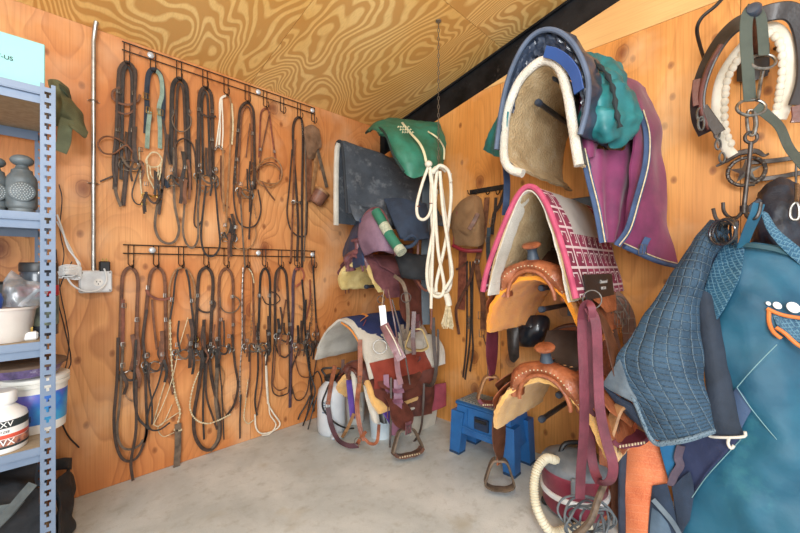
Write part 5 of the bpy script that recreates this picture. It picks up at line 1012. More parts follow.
t = tack('rust brown breeching straps with brass-toned ring sweeping down almost to the floor', [
    ('strap', 'e', LEA2, 30, [(335, 366, .8), (331, 385, .8), (328, 405, .82)]), ('strap', 'e', LEA2, 30, [(360, 340, .8), (360, 375, .8), (357, 405, .8), (360, 428, .8), (364, 441, .8)]), ('strap', 's', M('purple brown strap', '#5a3a44', .5, hex2='#3c262d'), 34, [(328, 408, .82), (331, 425, .83), (338, 440, .84), (348, 446, .84), (358, 446, .82)]),
    ('strap', 's', LEA2, 20, [(356, 446, .82), (362, 438, .8), (370, 444, .78), (377, 442, .76), (379, 425, .76)]), ('strap', 's', LEAB, 24, [(343, 360, .7), (342, 400, .7), (341, 430, .7)]), ('strap', 's', LEA2, 20, [(366, 432, .8), (360, 440, .81), (357, 448, .81)]), ('strap', 's', LT, 22, [(354, 414, .74), (348, 428, .75), (342, 438, .76)]), ('ring', 'ring', CH, 45, [(358, 442, .84)]), ('buckle', 'buckle', CH, 34, [(328, 405, .84), (360, 380, .82)])], None, 'strap', 'breeching_straps', pos=B, nrm=(-.7, -.7, 0), dd=0)
t = tack('mauve stirrup leathers with keeper loops in front of the lowest corner saddle', [('leather', 's', M('mauve leather', '#85566a', .45, hex2='#643e50', vs=8), 55, [(398, 380, .62), (398, 400, .64), (397, 418, .64), (395, 436, .64)]), ('leather', 's', MC['mauve leather'], 36, [(386, 375, .66), (387, 388, .66), (391, 392, .62)]), ('keeper', 's', MC['mauve leather'], 26, [(393, 391, .66), (398, 392, .66), (404, 391, .64)]), ('keeper', 's', MC['mauve leather'], 22, [(393, 402, .66), (398, 402, .66), (403, 402, .65)]), ('leather', 's', LD, 14, [(391, 378, .64), (391, 410, .66), (390, 448, .68)])], None, 'strap', 'stirrup_leathers', pos=B, nrm=(-.7, -.7, 0), dd=0)
t = tag(MB().cloth([pB([(424, 388, .2), (435, 385, .15), (446, 383, .1)]), pB([(425, 400, .22), (436, 398, .17), (446, 396, .1)]), pB([(427, 413, .22), (437, 410, .17), (446, 406, .1)])], 6, 6, .03, .006, 9).build('red_pad', M('faded red felt', '#9c4450', .85, hex2='#7d3340', vs=7)), 'faded red felt pad poking out low beside the corner stack', 'pad')
t = tag(MB().cloth([pB([(418, 340, .15), (428, 335, .12), (438, 338, .08)]), pB([(420, 355, .2), (432, 352, .16), (444, 350, .08)]), pB([(418, 366, .22), (430, 368, .17), (445, 364, .08)])], 6, 6, .03, .006, 9).build('fleece_pad', FLW), 'white fleece pad corner sticking out behind the dangling reins', 'pad')
t = tag(MB().cloth([pB([(405, 375, .4), (420, 372, .3), (434, 368, .2)]), pB([(407, 395, .42), (422, 392, .32), (434, 388, .22)]), pB([(408, 418, .42), (422, 416, .32), (432, 414, .22)])], 6, 6, .012, .008, 9).build('leather_flap', REDB), 'dark reddish leather flap behind the mauve stirrup leathers', 'flap')
# ---- rope, chain, black straps in front of the stack
t = thing('chain', 'thin steel chain hanging from a ceiling eye over the corner stack', 'chain', D(438, 20, 2.2))
top_ = D(438.5, 20.5, 2.2); zc_ = zc(top_.y); r_ = ray(438.5, 20.5)
dep = None
for i in range(1200):
    q = CAM + r_ * (1.2 + i * .002)
    if q.z >= zc(q.y) - .004: dep = 1.2 + i * .002; break
ct = CAM + r_ * dep; m_ = MB(); L = ct.z - 1.62; n = int(L / .026)
for k_ in range(n):
    c = V((ct.x, ct.y, ct.z - .012 - k_ * .026)); m_.ring(c, .0085, .002, V((1, -1, 0)) if k_ % 2 else V((1, 1, 0)), 8, 4, .65, 1.75)
m_.build('links', M('dull steel chain', '#8d8a84', .4, .85, bump=0), t); MB().lathe([(0, 0), (.018, 0), (.018, .003), (.006, .006), (0, .006)], ct - V((0, 0, .008)), UP, 16).build('ceiling_eye', GALV, t)
RX = ct
def R(px, py, o=0.0): return D(px, py, dep - o)   # things that hang on the chain share its distance
def rope(pts, o=0.0): return [R(p[0], p[1], (p[2] if len(p) > 2 else o)) for p in pts]
t = thing('rope_hank', 'hank of cream cotton rope with a tassel hanging from the chain', 'rope', R(438, 168)); 
for i, q in enumerate([[(446, 172), (440, 168), (433, 172), (431, 200), (433, 245), (430, 275), (434, 292), (446, 293), (451, 280), (448, 240), (443, 200), (440, 176)], [(437, 170, .02), (435, 200, .03), (438, 250, .03), (444, 285, .03), (440, 297, .03), (430, 292, .02), (427, 270, .02), (433, 230, .02), (436, 190, .02)],
        [(450, 174, -.01), (451, 200), (446, 240, .01), (437, 280, .02), (436, 292, .02)], [(440, 172, .03), (443, 210, .04), (449, 250, .04), (452, 275, .03), (445, 290, .03)]]):
    MB().tube(rope(q), .0105, 9, smooth=7).build('coil', LW, t)
MB().tube(rope([(434, 172, .04), (440, 166, .05), (448, 171, .04), (451, 182, .02)]), .0105, 9, smooth=6).build('coil', LW, t)
MB().tube(rope([(446, 294, .03), (448, 300, .03), (449, 306, .03)]), .02, 10, smooth=3).build('knot', LW, t)
m_ = MB(); random.seed(3)
for k_ in range(26):
    a = random.uniform(-1, 1); b_ = random.uniform(-.02, .02); e = 326 + random.uniform(-3, 4)
    m_.tube(rope([(448 + a * 1.2, 303, .03 + b_ * .4), (448 + a * 3.5, 314, .03 + b_), (447.5 + a * 6.2, e, .03 + b_)]), .0036, 5, smooth=3)
m_.build('tassel', LC, t)
t = thing('lead_rope', 'cream cotton rope loop with a knotted end left of the rope hank', 'rope', R(428, 165))
MB().tube(rope([(428, 168, .02), (422, 185, .02), (417, 205, .02), (418, 217, .02), (424, 220, .02), (430, 213, .02), (432, 195, .02), (430, 172, .03)]), .0095, 9, smooth=7).build('loop', LW, t)
MB().tube(rope([(430, 168, .03), (434, 200, .03), (433, 240, .03), (432, 275, .03), (431, 309, .03)]), .0095, 9, smooth=7).build('tail', LW, t)
m_ = MB(); m_.ball(R(428.5, 164.5, .03), .024, 14, 10, (1, 1, .85)); m_.build('knot', LW, t); m_ = MB(); m_.ball(R(433, 172, .03), .018, 12, 8); m_.build('knot', LW, t)
for (x, y) in ((418, 207), (431, 204)): MB().ring(R(x, y, .02), .0105, .003, (0, 0, 1), 10, 5).build('whipping', LR, t)
DKS = M('blue black strap', '#3e4b55', .5, hex2='#262e36', vs=8, bump=.2, bs=90)
t = tack('blue-black padded strap and reddish rein hanging beside the rope, reaching the middle saddle', [
    ('padded_strap', 's', DKS, 58, [(426, 172, .22), (426, 220, .24), (425, 270, .26), (426, 325, .27)]), ('rein', 's', LR, 16, [(418, 212, .34), (418, 250, .36), (416, 275, .37), (421, 287, .37), (428, 290, .36), (429, 270, .36)]), ('rein', 's', LR, 13, [(436, 180, .3), (434, 240, .32), (432, 300, .33), (431, 330, .33)]),
    ('strap', 's', LD, 26, [(433, 318, .3), (434, 345, .3), (436, 370, .3), (432, 385, .3), (425, 385, .3)]), ('strap', 'e', REDB, 30, [(414, 312, .4), (413, 335, .42), (414, 355, .42)]), ('strap', 's', LD, 16, [(438, 330, .25), (438, 360, .26), (434, 378, .27)]), ('strap', 's', LD, 15, [(424, 384, .4), (423, 410, .42), (420, 432, .42), (412, 445, .44)])], None, 'strap', 'hanging_straps', pos=B, nrm=(-.7, -.7, 0), dd=0)
# between the stacks: wall rail and what hangs on it
a, b_ = B(469, 193, .02), B(508, 186, .02); t = thing('hook_strip', 'short black hook strip on the right wall between the two stacks', 'hook rail', (0, (a.y + b_.y) / 2, a.z))
MB().box((-.008, (a.y + b_.y) / 2, (a.z + b_.z) / 2), (.012, abs(a.y - b_.y), .034), bev=.002).build('bar', BLKP, t)
for px in (472, 478, 490, 500):
    p = B(px, 192, .02); MB().tube([p + V((0, 0, .008)), p + V((-.02, 0, -.02)), p + V((-.045, 0, -.022)), p + V((-.055, 0, .002))], .004, 6, smooth=3).build('hook', WIRE, t)
t = thing('saddle_bag', 'tan canvas saddlebag with leather strap and dark red edge, behind the rope hank', 'saddlebag', B(465, 240, .05))
CAN = M('tan duck canvas', '#a07d58', .85, hex2='#7c5d3e', vs=9, bump=.5, bs=260, kind='weave')
m_ = MB(); m_.cloth([pB([(452, 214, .05), (462, 202, .07), (473, 196, .08), (481, 200, .05)]), pB([(452, 228, .12), (464, 222, .15), (476, 218, .15), (484, 222, .08)]), pB([(456, 246, .1), (466, 246, .14), (477, 247, .13), (483, 244, .08)])], 7, 7, .03, .006, 12); m_.build('body', CAN, t)
m_ = MB(); m_.cloth([pB([(455, 214, .1), (465, 203, .13), (474, 199, .12)]), pB([(458, 228, .16), (466, 228, .18), (476, 224, .17)]), pB([(462, 234, .15), (468, 236, .17), (475, 232, .16)])], 6, 6, .008); m_.build('flap', CAN, t)
MB().strap(pB([(478, 214, .17), (474, 222, .19), (469, 230, .2)]), .03, .006, (-.8, -.6, 0)).build('closure_strap', LM, t); MB().tube(pB([(453, 246, .12), (465, 251, .13), (482, 251, .08)]), .014, 8, smooth=5).build('red_edge', M('dark red leather', '#8c2531', .5), t)
MB().strap(pB([(457, 212, .12), (455, 230, .13), (453, 246, .12)]), .006, .006, (-.8, -.6, 0)).build('red_lacing', M('dark red leather', ''), t)
t = tack('brown breast collar with scalloped edge hanging from the black hook strip', [('strap', 's', LM, 40, [(487, 198), (485, 220), (481, 245), (477, 262)]), ('strap', 'e', LM, 44, [(476, 262), (479, 280), (483, 300), (483, 330)]), ('strap', 's', LEAB, 24, [(474, 262), (470, 280), (460, 300), (456, 312), (459, 335)]), ('ring', 'ring', CH, 34, [(477, 262, .08)]), ('buckle', 'buckle', CH, 40, [(481, 316, .08), (482, 334, .08)]), ('tail', 's', LEAB, 10, [(483, 335), (486, 345), (490, 355)])], None, 'breast collar', 'breast_collar', pos=B, nrm=NB, d0=.05)
t = tack('pair of black reins with nickel snaps hanging on the wall between the stacks', [('rein', 's', LB, 14, [(470, 262), (471, 300), (470, 340), (465, 380)]), ('rein', 's', LB, 14, [(467, 262), (467, 320), (466, 350), (463, 378)]), ('rein', 's', LB, 14, [(473, 262), (472, 320), (473, 350), (470, 372)]), ('snap', 'c', CH, 14, [(469, 318, .06), (469, 328, .06)])], None, 'reins', 'long_reins', pos=B, nrm=NB, d0=.03)
t = tack('black harness straps with a round disc, between the breast collar and red pad', [('strap', 's', LB, 22, [(496, 198), (494, 220), (488, 240), (489, 262)]), ('strap', 's', LB, 26, [(505, 190), (500, 205), (494, 215), (492, 235)]), ('buckle', 'buckle', CH, 30, [(492, 222, .1)]), ('strap', 's', DKS, 30, [(489, 228), (488, 250), (490, 285)]), ('strap', 's', LB, 24, [(490, 285), (491, 310), (489, 340)]), ('buckle', 'buckle', CH, 30, [(488, 240, .1)])], None, 'harness', 'harness_straps', pos=B, nrm=NB, d0=.06)
t = tack('reddish leather saddle fender hanging flat on the wall right of the rope tassel', [('fender', 's', LR, 70, [(463, 250), (462, 280), (461, 310)]), ('strap', 's', LEAB, 16, [(456, 270), (460, 268), (468, 262)])], None, 'fender', 'saddle_fender', pos=B, nrm=NB, d0=.02)
# ================================================================= THINGS HUNG ON THE RIGHT WALL, right of the saddles
def uvmat(name, c1, c2, line, per, lw, rough=.8, noise_s=9.0, two=True, amt=.8, bump=.5, rot=0.0):
    m, nt, b = nm(name); tc = node(nt, 'ShaderNodeTexCoord'); mp = node(nt, 'ShaderNodeMapping'); mp.inputs['Rotation'].default_value = (0, 0, rot); nt.links.new(tc.outputs['UV'], mp.inputs['Vector'])
    n1 = node(nt, 'ShaderNodeTexNoise', Scale=noise_s, Detail=5.0); nt.links.new(tc.outputs['Object'], n1.inputs['Vector'])
    n0 = node(nt, 'ShaderNodeTexNoise', Scale=180.0, Detail=2.0); nt.links.new(tc.outputs['Object'], n0.inputs['Vector'])
    sp = node(nt, 'ShaderNodeSeparateXYZ'); nt.links.new(mp.outputs[0], sp.inputs[0])
    def ln(o):
        u = mth(nt, 'ABSOLUTE', mth(nt, 'SUBTRACT', mth(nt, 'FRACT', mth(nt, 'MULTIPLY', mth(nt, 'ADD', o, 5.0), 1 / per)), .5)); return u
    u, v = ln(sp.outputs[0]), ln(sp.outputs[1]); mn = mth(nt, 'MAXIMUM', u, v) if two else v
    l = mth(nt, 'GREATER_THAN', mn, .5 - lw / per); dash = mth(nt, 'GREATER_THAN', n0.outputs['Fac'], .42)
    c = ramp(nt, n1.outputs['Fac'], [(.36, lin(c2)), (.62, lin(c1))]); c = mixc(nt, mth(nt, 'MULTIPLY', mth(nt, 'SUBTRACT', n0.outputs['Fac'], .4, clamp=True), 1.2, clamp=True), c, tuple(min(1, x * 1.6 + .01) for x in lin(c1)))
    c = mixc(nt, mth(nt, 'MULTIPLY', mth(nt, 'MULTIPLY', l, dash), amt), c, lin(line)); nt.links.new(c, b.inputs['Base Color']); b.inputs['Roughness'].default_value = rough
    h = mth(nt, 'SUBTRACT', 1.0, mth(nt, 'POWER', mth(nt, 'MULTIPLY', mn, 2.0), 6.0)); bp = node(nt, 'ShaderNodeBump', Strength=bump, Distance=.006); nt.links.new(h, bp.inputs['Height']); nt.links.new(bp.outputs[0], b.inputs['Normal']); return m
def cloths(rows, nu, nv, t, name, mat, parent, amp=.01, f=8.0, seed=0, fn=None):
    m_ = MB(); m_.cloth([pB(r) for r in rows], nu, nv, t, 0, 1, disp=fn or (lambda a, b_, p: amp * noise.noise(p * f + V((seed, 0, 0))) + amp * .4 * noise.noise(p * f * 2.7)))
    return m_.build(name, mat, parent)
TL = M('deep teal nylon', '#215f78', .6, hex2='#1a4c66', vs=4, bump=.3, bs=16, k=3, dirt='#357683', ds=6, dlo=.58)
TLD = M('dark teal edging', '#1f4c57', .6)
DEN = uvmat('quilted denim', '#334e64', '#21384b', '#93a6b0', .025, .0009, bump=.9, amt=.45, rot=.12)
DUN = M('grey denim lining', '#6f7c86', .85, hex2='#56636e', vs=12, bump=.4, bs=200)
MESHB = uvmat('blue open mesh', '#25546f', '#1c4660', '#6f99ab', .011, .0014, rough=.6, amt=.55, bump=.3, rot=.4)
# coat rack with star
STEEL = M('wrought grey iron', '#5a5552', .42, .75, hex2='#38322e', vs=20, bump=.2)
t = thing('coat_rack', 'iron wall rack with two bars and a star medallion', 'wall rack', B(770, 170, .03))
MB().strap(pB([(749, 163), (775, 161), (800, 157.5), (835, 152)], .035), .02, .006, NB).build('bar', STEEL, t); MB().strap(pB([(748, 181), (775, 178), (800, 173.5), (835, 168)], .035), .02, .006, NB).build('bar', STEEL, t)
c = B(746, 172, .05); MB().ring(c, .062, .008, NB, 24, 8).build('medallion_ring', STEEL, t)
m_ = MB(); pts = []
for k_ in range(10):
    a = PI / 2 + k_ * PI / 5; r = .056 if k_ % 2 == 0 else .022; pts.append(c + V((-.004, r * math.cos(a), r * math.sin(a))))
ctr = c + V((-.014, 0, 0)); n = len(pts); m_.add(pts + [ctr, c + V((.004, 0, 0))], [(i, (i + 1) % n, n) for i in range(n)] + [((i + 1) % n, i, n + 1) for i in range(n)]); m_.build('star', M('pewter', '#8d8880', .4, .8, hex2='#5c5751', bump=.1), t)
for k_ in range(14):
    a = k_ * PI / 7; MB().ball(c + V((-.006, .062 * math.cos(a), .062 * math.sin(a))), .0075, 8, 6).build('stud', MC['pewter'], t)
MB().strap(pB([(716, 167), (727, 161), (738, 154), (748, 152), (757, 152), (764, 156), (769, 154)], .045), .018, .008, NB, 5, False, lambda u: .5 + .9 * math.sin(PI * min(1, u * 1.1))).build('scroll', STEEL, t)
m_ = MB(); m_.tube(pB([(799, 153, .05), (797, 158, .08), (796, 170, .08), (796, 190, .08), (795, 205, .08)]), .004, 6, smooth=3); m_.build('hanger_wire', STEEL, t)
t = thing('snap_hook', 'silver snap hook hanging against the black jacket', 'snap hook', B(794, 210, .3)); m_ = MB(); P = pB([(796, 203, .3), (791, 208, .3), (790, 216, .3), (793, 220, .3), (798, 219, .3), (799, 210, .3)]); m_.tube(P, .006, 8, True, 4); m_.build('body', CH, t); MB().tube(pB([(796, 203, .3), (797, 196, .26), (797, 185, .2)]), .007, 8).build('shank', CH, t)
# bracket arm with the harness pieces
t = thing('harness_peg', 'steel arm with blue-black cap sticking out near the top right', 'wall arm', B(754, 55, 0)); a, b_ = B(754, 56, 0.0), B(753, 14, .34)
MB().tube([a, b_], .017, 12).build('tube', M('rusty brown steel', '#6b4636', .5, .4, hex2='#42302a'), t); MB().lathe([(0, 0), (.024, 0), (.026, .006), (.026, .03), (.018, .04), (0, .042)], b_, (b_ - a), 18).build('end_cap', M('blue black cap', '#3b4656'), t); MB().box(B(754, 62, .006), (.012, .1, .13), bev=.003).build('wall_plate', BLKP, t)
t = tag(MB().tube(pB([(738, -34, .0), (734, -22, .14), (726, -6, .2), (716, 6, .22), (702, 18, .22), (697, 30, .2), (700, 46, .12), (705, 62, .01)]), .0075, 8, smooth=6).build('wall_bracket', BLKP), 'bent black rod bracket reaching out of the top of the picture', 'bracket')
t = tag(MB().tube(pB([(775, 49, -.004), (778, 48.5, .04), (792, 47, .07), (812, 46, .1)]), .0075, 8, smooth=4).build('wall_bracket', BLKP), 'straight black rod behind the white braided girth at the right edge', 'bracket')
BLT = M('black harness leather', '#3b3330', .42, hex2='#201b1a', vs=8, bump=.25, bs=90, coat=.15)
def armed(cx, top, d): return None
t = thing('breast_collar', 'wide black leather breast collar arched over the capped arm', 'breast collar', B(750, 15, .3))
nr = [(-.4, -.2, 0)]
P = pB([(706, 134, .2), (699, 118, .22), (698, 96, .24), (705, 70, .26), (718, 45, .27), (733, 28, .28), (748, 20, .28)]); MB().strap(P, .062, .012, (-.85, .45, -.1), 7).build('band', BLT, t)
P = pB([(760, 16, .26), (775, 12, .26), (790, 12, .24), (800, 22, .22), (806, 48, .2), (806, 80, .2), (798, 106, .2)]); MB().strap(P, .062, .012, (-.85, -.35, -.3), 7).build('band', BLT, t)
MB().strap(pB([(709, 130, .23), (701, 112, .25), (701, 92, .27), (708, 68, .29), (721, 45, .3)]), .02, .014, (-.35, .75, -.3), 7).build('layer_edge', REDB, t)
MB().strap(pB([(697, 80, .26), (696, 92, .26), (697, 106, .26)]), .03, .01, NB).build('side_tab', REDB, t)
for c_ in ((700, 115), (701, 124)): MB().ring(B(c_[0], c_[1], .26), .022, .0045, (-.7, -.7, 0), 14, 6, .6, 1.3).build('link', CH, t)
MB().strap(pB([(702, 108, .24), (712, 122, .24), (720, 133, .24)]), .04, .008, NB).build('end_tab', BLT, t)
MB().strap(pB([(798, 106, .22), (799, 116, .22), (797, 123, .22)]), .04, .01, NB).build('end_tab', REDB, t)
BRD = M('white braided padding', '#e6dfcf', .85, hex2='#cfc5b0', vs=12, bump=.3, bs=60)
t = thing('braided_girth', 'white padded girth with braided inner edge draped over the capped arm', 'girth', B(755, 30, .2))
for q, iv in (([(733, 156, .14), (725, 146, .15), (719, 128, .17), (717, 105, .19), (721, 80, .2), (732, 60, .21), (745, 44, .21)], 1), ([(762, 27, .2), (774, 28, .2), (784, 38, .2), (789, 58, .19), (790, 82, .18), (786, 104, .17), (780, 120, .16)], -1)):
    P = cr(pB(q), 8); MB().sweep(P, [(.02 * math.cos(a), .011 * math.sin(a)) for a in [2 * PI * k_ / 10 for k_ in range(10)]], NB).build('padded_band', BRD, t)
    m_ = MB(); acc = 0
    cen_ = B(754, 95, .18)
    for i in range(1, len(P)):
        acc += (P[i] - P[i - 1]).length
        if acc > .026:
            acc = 0; inn_ = (cen_ - P[i]); inn_.x = 0; inn_.normalize(); m_.ball(P[i] + inn_ * .026 + V((-.006, 0, 0)), .0165, 9, 6, (.8, .9, 1.15))
    m_.build('braid', BRD, t)
for c_ in ((717, 134), (718, 145), (722, 158)): MB().ring(B(c_[0], c_[1], .2), .018, .0045, (-.8, -.5, 0), 12, 6, .6, 1.2).build('link', CH, t)
GRW = M('grey green webbing', '#596259', .8, hex2='#3f4841', vs=9, bump=.5, bs=260, kind='weave')
t = thing('webbing_strap', 'grey-green webbing strap with two rings hanging from the capped arm', 'strap', B(753, 20, .3))
MB().strap(pB([(753, 8, .34), (747, 18, .38), (746, 40, .38), (748, 70, .38), (750, 102, .38)]), .046, .004, (-.75, -.66, 0), 6).build('webbing', GRW, t)
MB().strap(pB([(756, 8, .33), (761, 18, .34), (763, 38, .34), (764, 56, .34)]), .04, .004, (-.75, -.66, 0), 6).build('webbing', GRW, t)
MB().strap(pB([(756, 107, .38), (768, 116, .36), (780, 128, .32), (789, 148, .27), (803, 166, .22)]), .045, .004, (-.75, -.6, .3), 6).build('webbing', GRW, t)
MB().ring(B(751, 108, .385), .046, .0055, (-.8, -.5, .25), 24, 8, 1, .75).build('ring', CH, t); MB().ring(B(763, 62, .345), .04, .0055, (-.8, -.5, .3), 24, 8, 1, .85).build('ring', CH, t)
MB().tube(pB([(763, 71, .345), (761, 80, .35), (758, 100, .38)]), .006, 8, smooth=3).build('snap', CH, t)
t = tag(MB().cloth([pB([(737, 62, .03), (752, 60, .04), (768, 58, .03)]), pB([(737, 82, .03), (752, 82, .04), (768, 76, .03)])], 5, 4, .012).build('leather_pad', BLT), 'black leather pad flat on the wall behind the webbing strap', 'pad')
t = thing('carabiner', 'silver carabiner linking the webbing ring to the multi hook hanger', 'carabiner', B(751, 122, .385)); P = pB([(748, 112, .385), (747, 122, .385), (749, 134, .385), (754, 135, .385), (756, 124, .385), (754, 112, .385)]); MB().tube(P, .0055, 8, True, 4).build('body', CH, t); MB().tube([P[3], P[4], P[5]], .0075, 8, smooth=3).build('gate', CH, t)
# four-way hook
t = thing('multi_hook', 'black iron rod hanger with four upturned hooks under the carabiner', 'hanger', B(750, 145, .385)); MB().ring(B(751, 138, .385), .02, .006, (-.8, -.5, 0), 16, 8).build('eye', STEEL, t)
MB().tube(pB([(751, 143, .385), (749, 165, .385), (746, 190, .385), (744, 208, .385)]), .0075, 10).build('rod', STEEL, t); MB().tube(pB([(740, 186, .385), (747, 185, .385), (755, 185, .385)]), .006, 8).build('cross_pin', STEEL, t)
cb = B(744, 206, .385); MB().tube([cb, cb - V((0, 0, .03))], .013, 12).build('collar', STEEL, t)
for q in ([(744, 210, .385), (737, 218, .4), (728, 224, .42), (717, 220, .43), (713, 209, .43)], [(744, 210, .385), (738, 217, .36), (730, 218, .34), (724, 212, .34), (723, 203, .34)], [(744, 210, .385), (748, 218, .4), (755, 219, .42), (759, 213, .42), (761, 203, .42)], [(744, 210, .385), (748, 216, .36), (754, 220, .34), (757, 212, .34)]):
    MB().tube(pB(q), .0062, 8, smooth=6).build('hook', STEEL, t)
# rings
BR = M('black rubber rings', '#2a2b2e', .2, bump=0, coat=.6)
for k_ in range(8):
    px = 722 + k_ * 1.9; o_ = MB().ring(B(px, 231 + abs(k_ - 3) * .7, .47 - k_ * .012), .047, .0042, (-.8 + .1 * k_, .55 + .05 * k_, .12 * math.sin(k_ * 2)), 26, 8, 1, 1).build('rubber_ring', BR)
    tag(o_, 'glossy black rubber ring in the cluster on the multi hook', 'ring', 'glossy black rubber rings clustered on the multi hook')
# black jacket
BJK = M('black shell nylon', '#2a303b', .55, hex2='#1a1e27', vs=7, bump=.6, bs=22, k=4)
t = thing('jacket', 'black nylon jacket hanging below the iron rack at the right edge', 'jacket', B(775, 180, .2))
cloths([[(758, 196, .06), (768, 185, .1), (778, 180, .12), (790, 184, .1), (812, 192, .05)], [(752, 215, .12), (764, 205, .2), (778, 202, .24), (792, 205, .22), (816, 212, .14)], [(748, 240, .16), (762, 235, .24), (778, 232, .27), (795, 232, .25), (820, 240, .16)], [(748, 262, .14), (762, 262, .2), (778, 262, .24), (795, 262, .22), (820, 262, .14)]], 7, 8, .02, 'body', BJK, t, .022, 15)
MB().strap(pB([(748, 212, .2), (755, 206, .2), (762, 201, .2)]), .03, .012, NB).build('collar_tab', BJK, t)
# denim quilted pad
t = thing('saddle_pad', 'quilted blue denim saddle pad slung from the multi hook', 'saddle pad', B(690, 300, .45))
rows = [[(711, 221, .34), (716, 222, .36), (722, 226, .37), (728, 232, .36)], [(690, 246, .40), (698, 248, .44), (706, 252, .44), (714, 258, .38)], [(662, 292, .47), (677, 296, .53), (690, 300, .52), (699, 304, .44)], [(632, 335, .57), (655, 342, .61), (680, 348, .60), (702, 352, .50)], [(617, 364, .62), (646, 376, .65), (680, 384, .63), (706, 388, .54)], [(634, 401, .64), (660, 412, .66), (686, 414, .65), (710, 410, .56)], [(651, 438, .63), (668, 442, .65), (690, 438, .64), (714, 431, .56)]]
cloths(rows, 8, 8, .018, 'quilted_top', DEN, t, .012, 7)
MB().strap([p + V((-.004, 0, 0)) for p in pB([(617, 364, .625), (626, 382, .635), (635, 402, .645), (652, 440, .635), (668, 443, .65), (690, 439, .65), (714, 431, .565)])], .014, .02, (-.6, 0, 1), 6).build('hem', DEN, t)
cloths([[(620, 360, .635), (625, 374, .65), (630, 388, .655), (637, 400, .655)], [(610, 374, .63), (617, 384, .64), (624, 391, .65), (634, 399, .65)], [(602, 385, .62), (611, 391, .63), (621, 396, .64), (634, 403, .65)]], 5, 5, .012, 'folded_corner', DUN, t, .004, 12)
cloths([[(603, 387, .61), (612, 393, .615), (622, 399, .62), (635, 405, .62)], [(614, 400, .59), (624, 408, .60), (633, 416, .61), (643, 425, .62)], [(630, 418, .58), (638, 424, .59), (644, 430, .60), (650, 436, .62)]], 5, 5, .012, 'underside', DNV, t, .004, 12)
cloths([[(722, 228, .34), (726, 232, .34), (730, 240, .33)], [(712, 262, .34), (715, 262, .34), (718, 262, .32)], [(700, 300, .40), (701, 300, .39), (702, 300, .36)]], 5, 6, .014, 'back_fold', DNV, t, .004, 12)
# navy chaps on a clip hanger
t = thing('chaps', 'dark navy canvas chaps clamped in a clip hanger beside the denim pad', 'chaps', B(722, 380, .5))
NVC = M('navy canvas', '#2b3646', .8, hex2='#1e2733', vs=7, bump=.35, bs=120)
cloths([[(697, 290, .42), (706, 292, .42), (714, 300, .40)], [(702, 345, .46), (714, 350, .47), (726, 358, .45)], [(708, 400, .49), (720, 404, .50), (735, 405, .48)], [(713, 435, .50), (728, 436, .51), (744, 436, .49)]], 6, 8, .012, 'panel', NVC, t, .008, 8)
t = thing('clip_hanger', 'pale clip hanger gripping the bottom of the navy chaps', 'hanger', B(727, 438, .52)); PLT = M('pale hanger plastic', '#d9d4c8', .4, bump=0)
MB().tube(pB([(709, 433, .53), (710, 437, .53), (727, 438, .53), (744, 437, .52), (745, 432, .52)]), .005, 8, smooth=3).build('bar', PLT, t); m_ = MB(); m_.tube(pB([(729, 438, .53), (728, 444, .53), (731, 449, .53), (734, 446, .53)]), .005, 8, smooth=3); m_.build('hook', PLT, t)
# teal sheet
t = thing('fly_sheet', 'teal patchwork horse sheet with mesh panel and orange-piped pocket, right edge', 'horse sheet', B(760, 400, .4))
rows = [[(720, 246, .30), (745, 241, .33), (775, 245, .33), (800, 252, .32), (835, 262, .28)], [(706, 285, .36), (738, 288, .42), (772, 296, .42), (800, 300, .38), (840, 306, .32)], [(703, 335, .39), (738, 345, .46), (772, 356, .46), (804, 362, .42), (845, 366, .34)], [(716, 385, .42), (745, 400, .47), (778, 412, .49), (810, 420, .45), (850, 425, .36)], [(705, 445, .44), (738, 455, .49), (776, 470, .51), (812, 480, .48), (855, 485, .38)], [(680, 520, .46), (730, 525, .50), (775, 535, .52), (815, 540, .5), (860, 545, .4)], [(672, 585, .46), (730, 590, .50), (775, 590, .52), (815, 595, .5), (865, 595, .4)]]
cloths(rows, 8, 9, .010, 'sheet', TL, t, .034, 5.5, 3)
cloths([[(722, 246, .33), (734, 245, .345), (745, 247, .35)], [(709, 275, .375), (722, 278, .40), (740, 276, .43)], [(701, 305, .40), (712, 308, .42), (726, 306, .445)], [(701, 322, .40), (706, 328, .42), (710, 330, .43)]], 7, 8, .006, 'mesh_panel', MESHB, t, .004, 6)
MB().strap(pB([(759, 204, .42), (755, 216, .42), (748, 232, .40), (742, 248, .37)]), .042, .004, (-.75, -.66, 0), 6).build('shoulder_strap', TL, t)
cloths([[(761, 214, .41), (764, 212, .41), (768, 214, .40)], [(768, 232, .41), (773, 229, .41), (778, 230, .40)], [(785, 252, .38), (791, 247, .38), (797, 246, .37)], [(808, 272, .34), (812, 265, .34), (816, 262, .33)]], 5, 6, .006, 'mesh_strap', MESHB, t, .002, 6)
MB().strap(pB([(741, 245, .37), (760, 247, .38), (780, 251, .375), (812, 262, .35)]), .018, .004, (-1, -.2, .2), 6).build('top_hem', TLD, t)
m_ = None
WD = M('white vinyl spot', '#eceeee', .5, bump=0)
for q, r in (((768, 304), .008), ((777, 306), .014), ((793, 308), .021)):
    nn = V((-.85, -.5, .1)); MB().lathe([(0, 0), (r, 0), (r, .003), (0, .0035)], B(q[0], q[1], .45), nn, 18, 1, .8).build('white_spot', WD, t)
OR = M('orange piping', '#d9813f', .6, hex2='#c66c2d', bump=.1)
cloths([[(772, 312, .45), (785, 317, .45), (812, 321, .43)], [(776, 324, .46), (788, 330, .46), (812, 336, .44)], [(784, 334, .46), (794, 340, .46), (812, 350, .44)]], 5, 5, .004, 'pocket_mesh', MESHB, t, .002, 6)
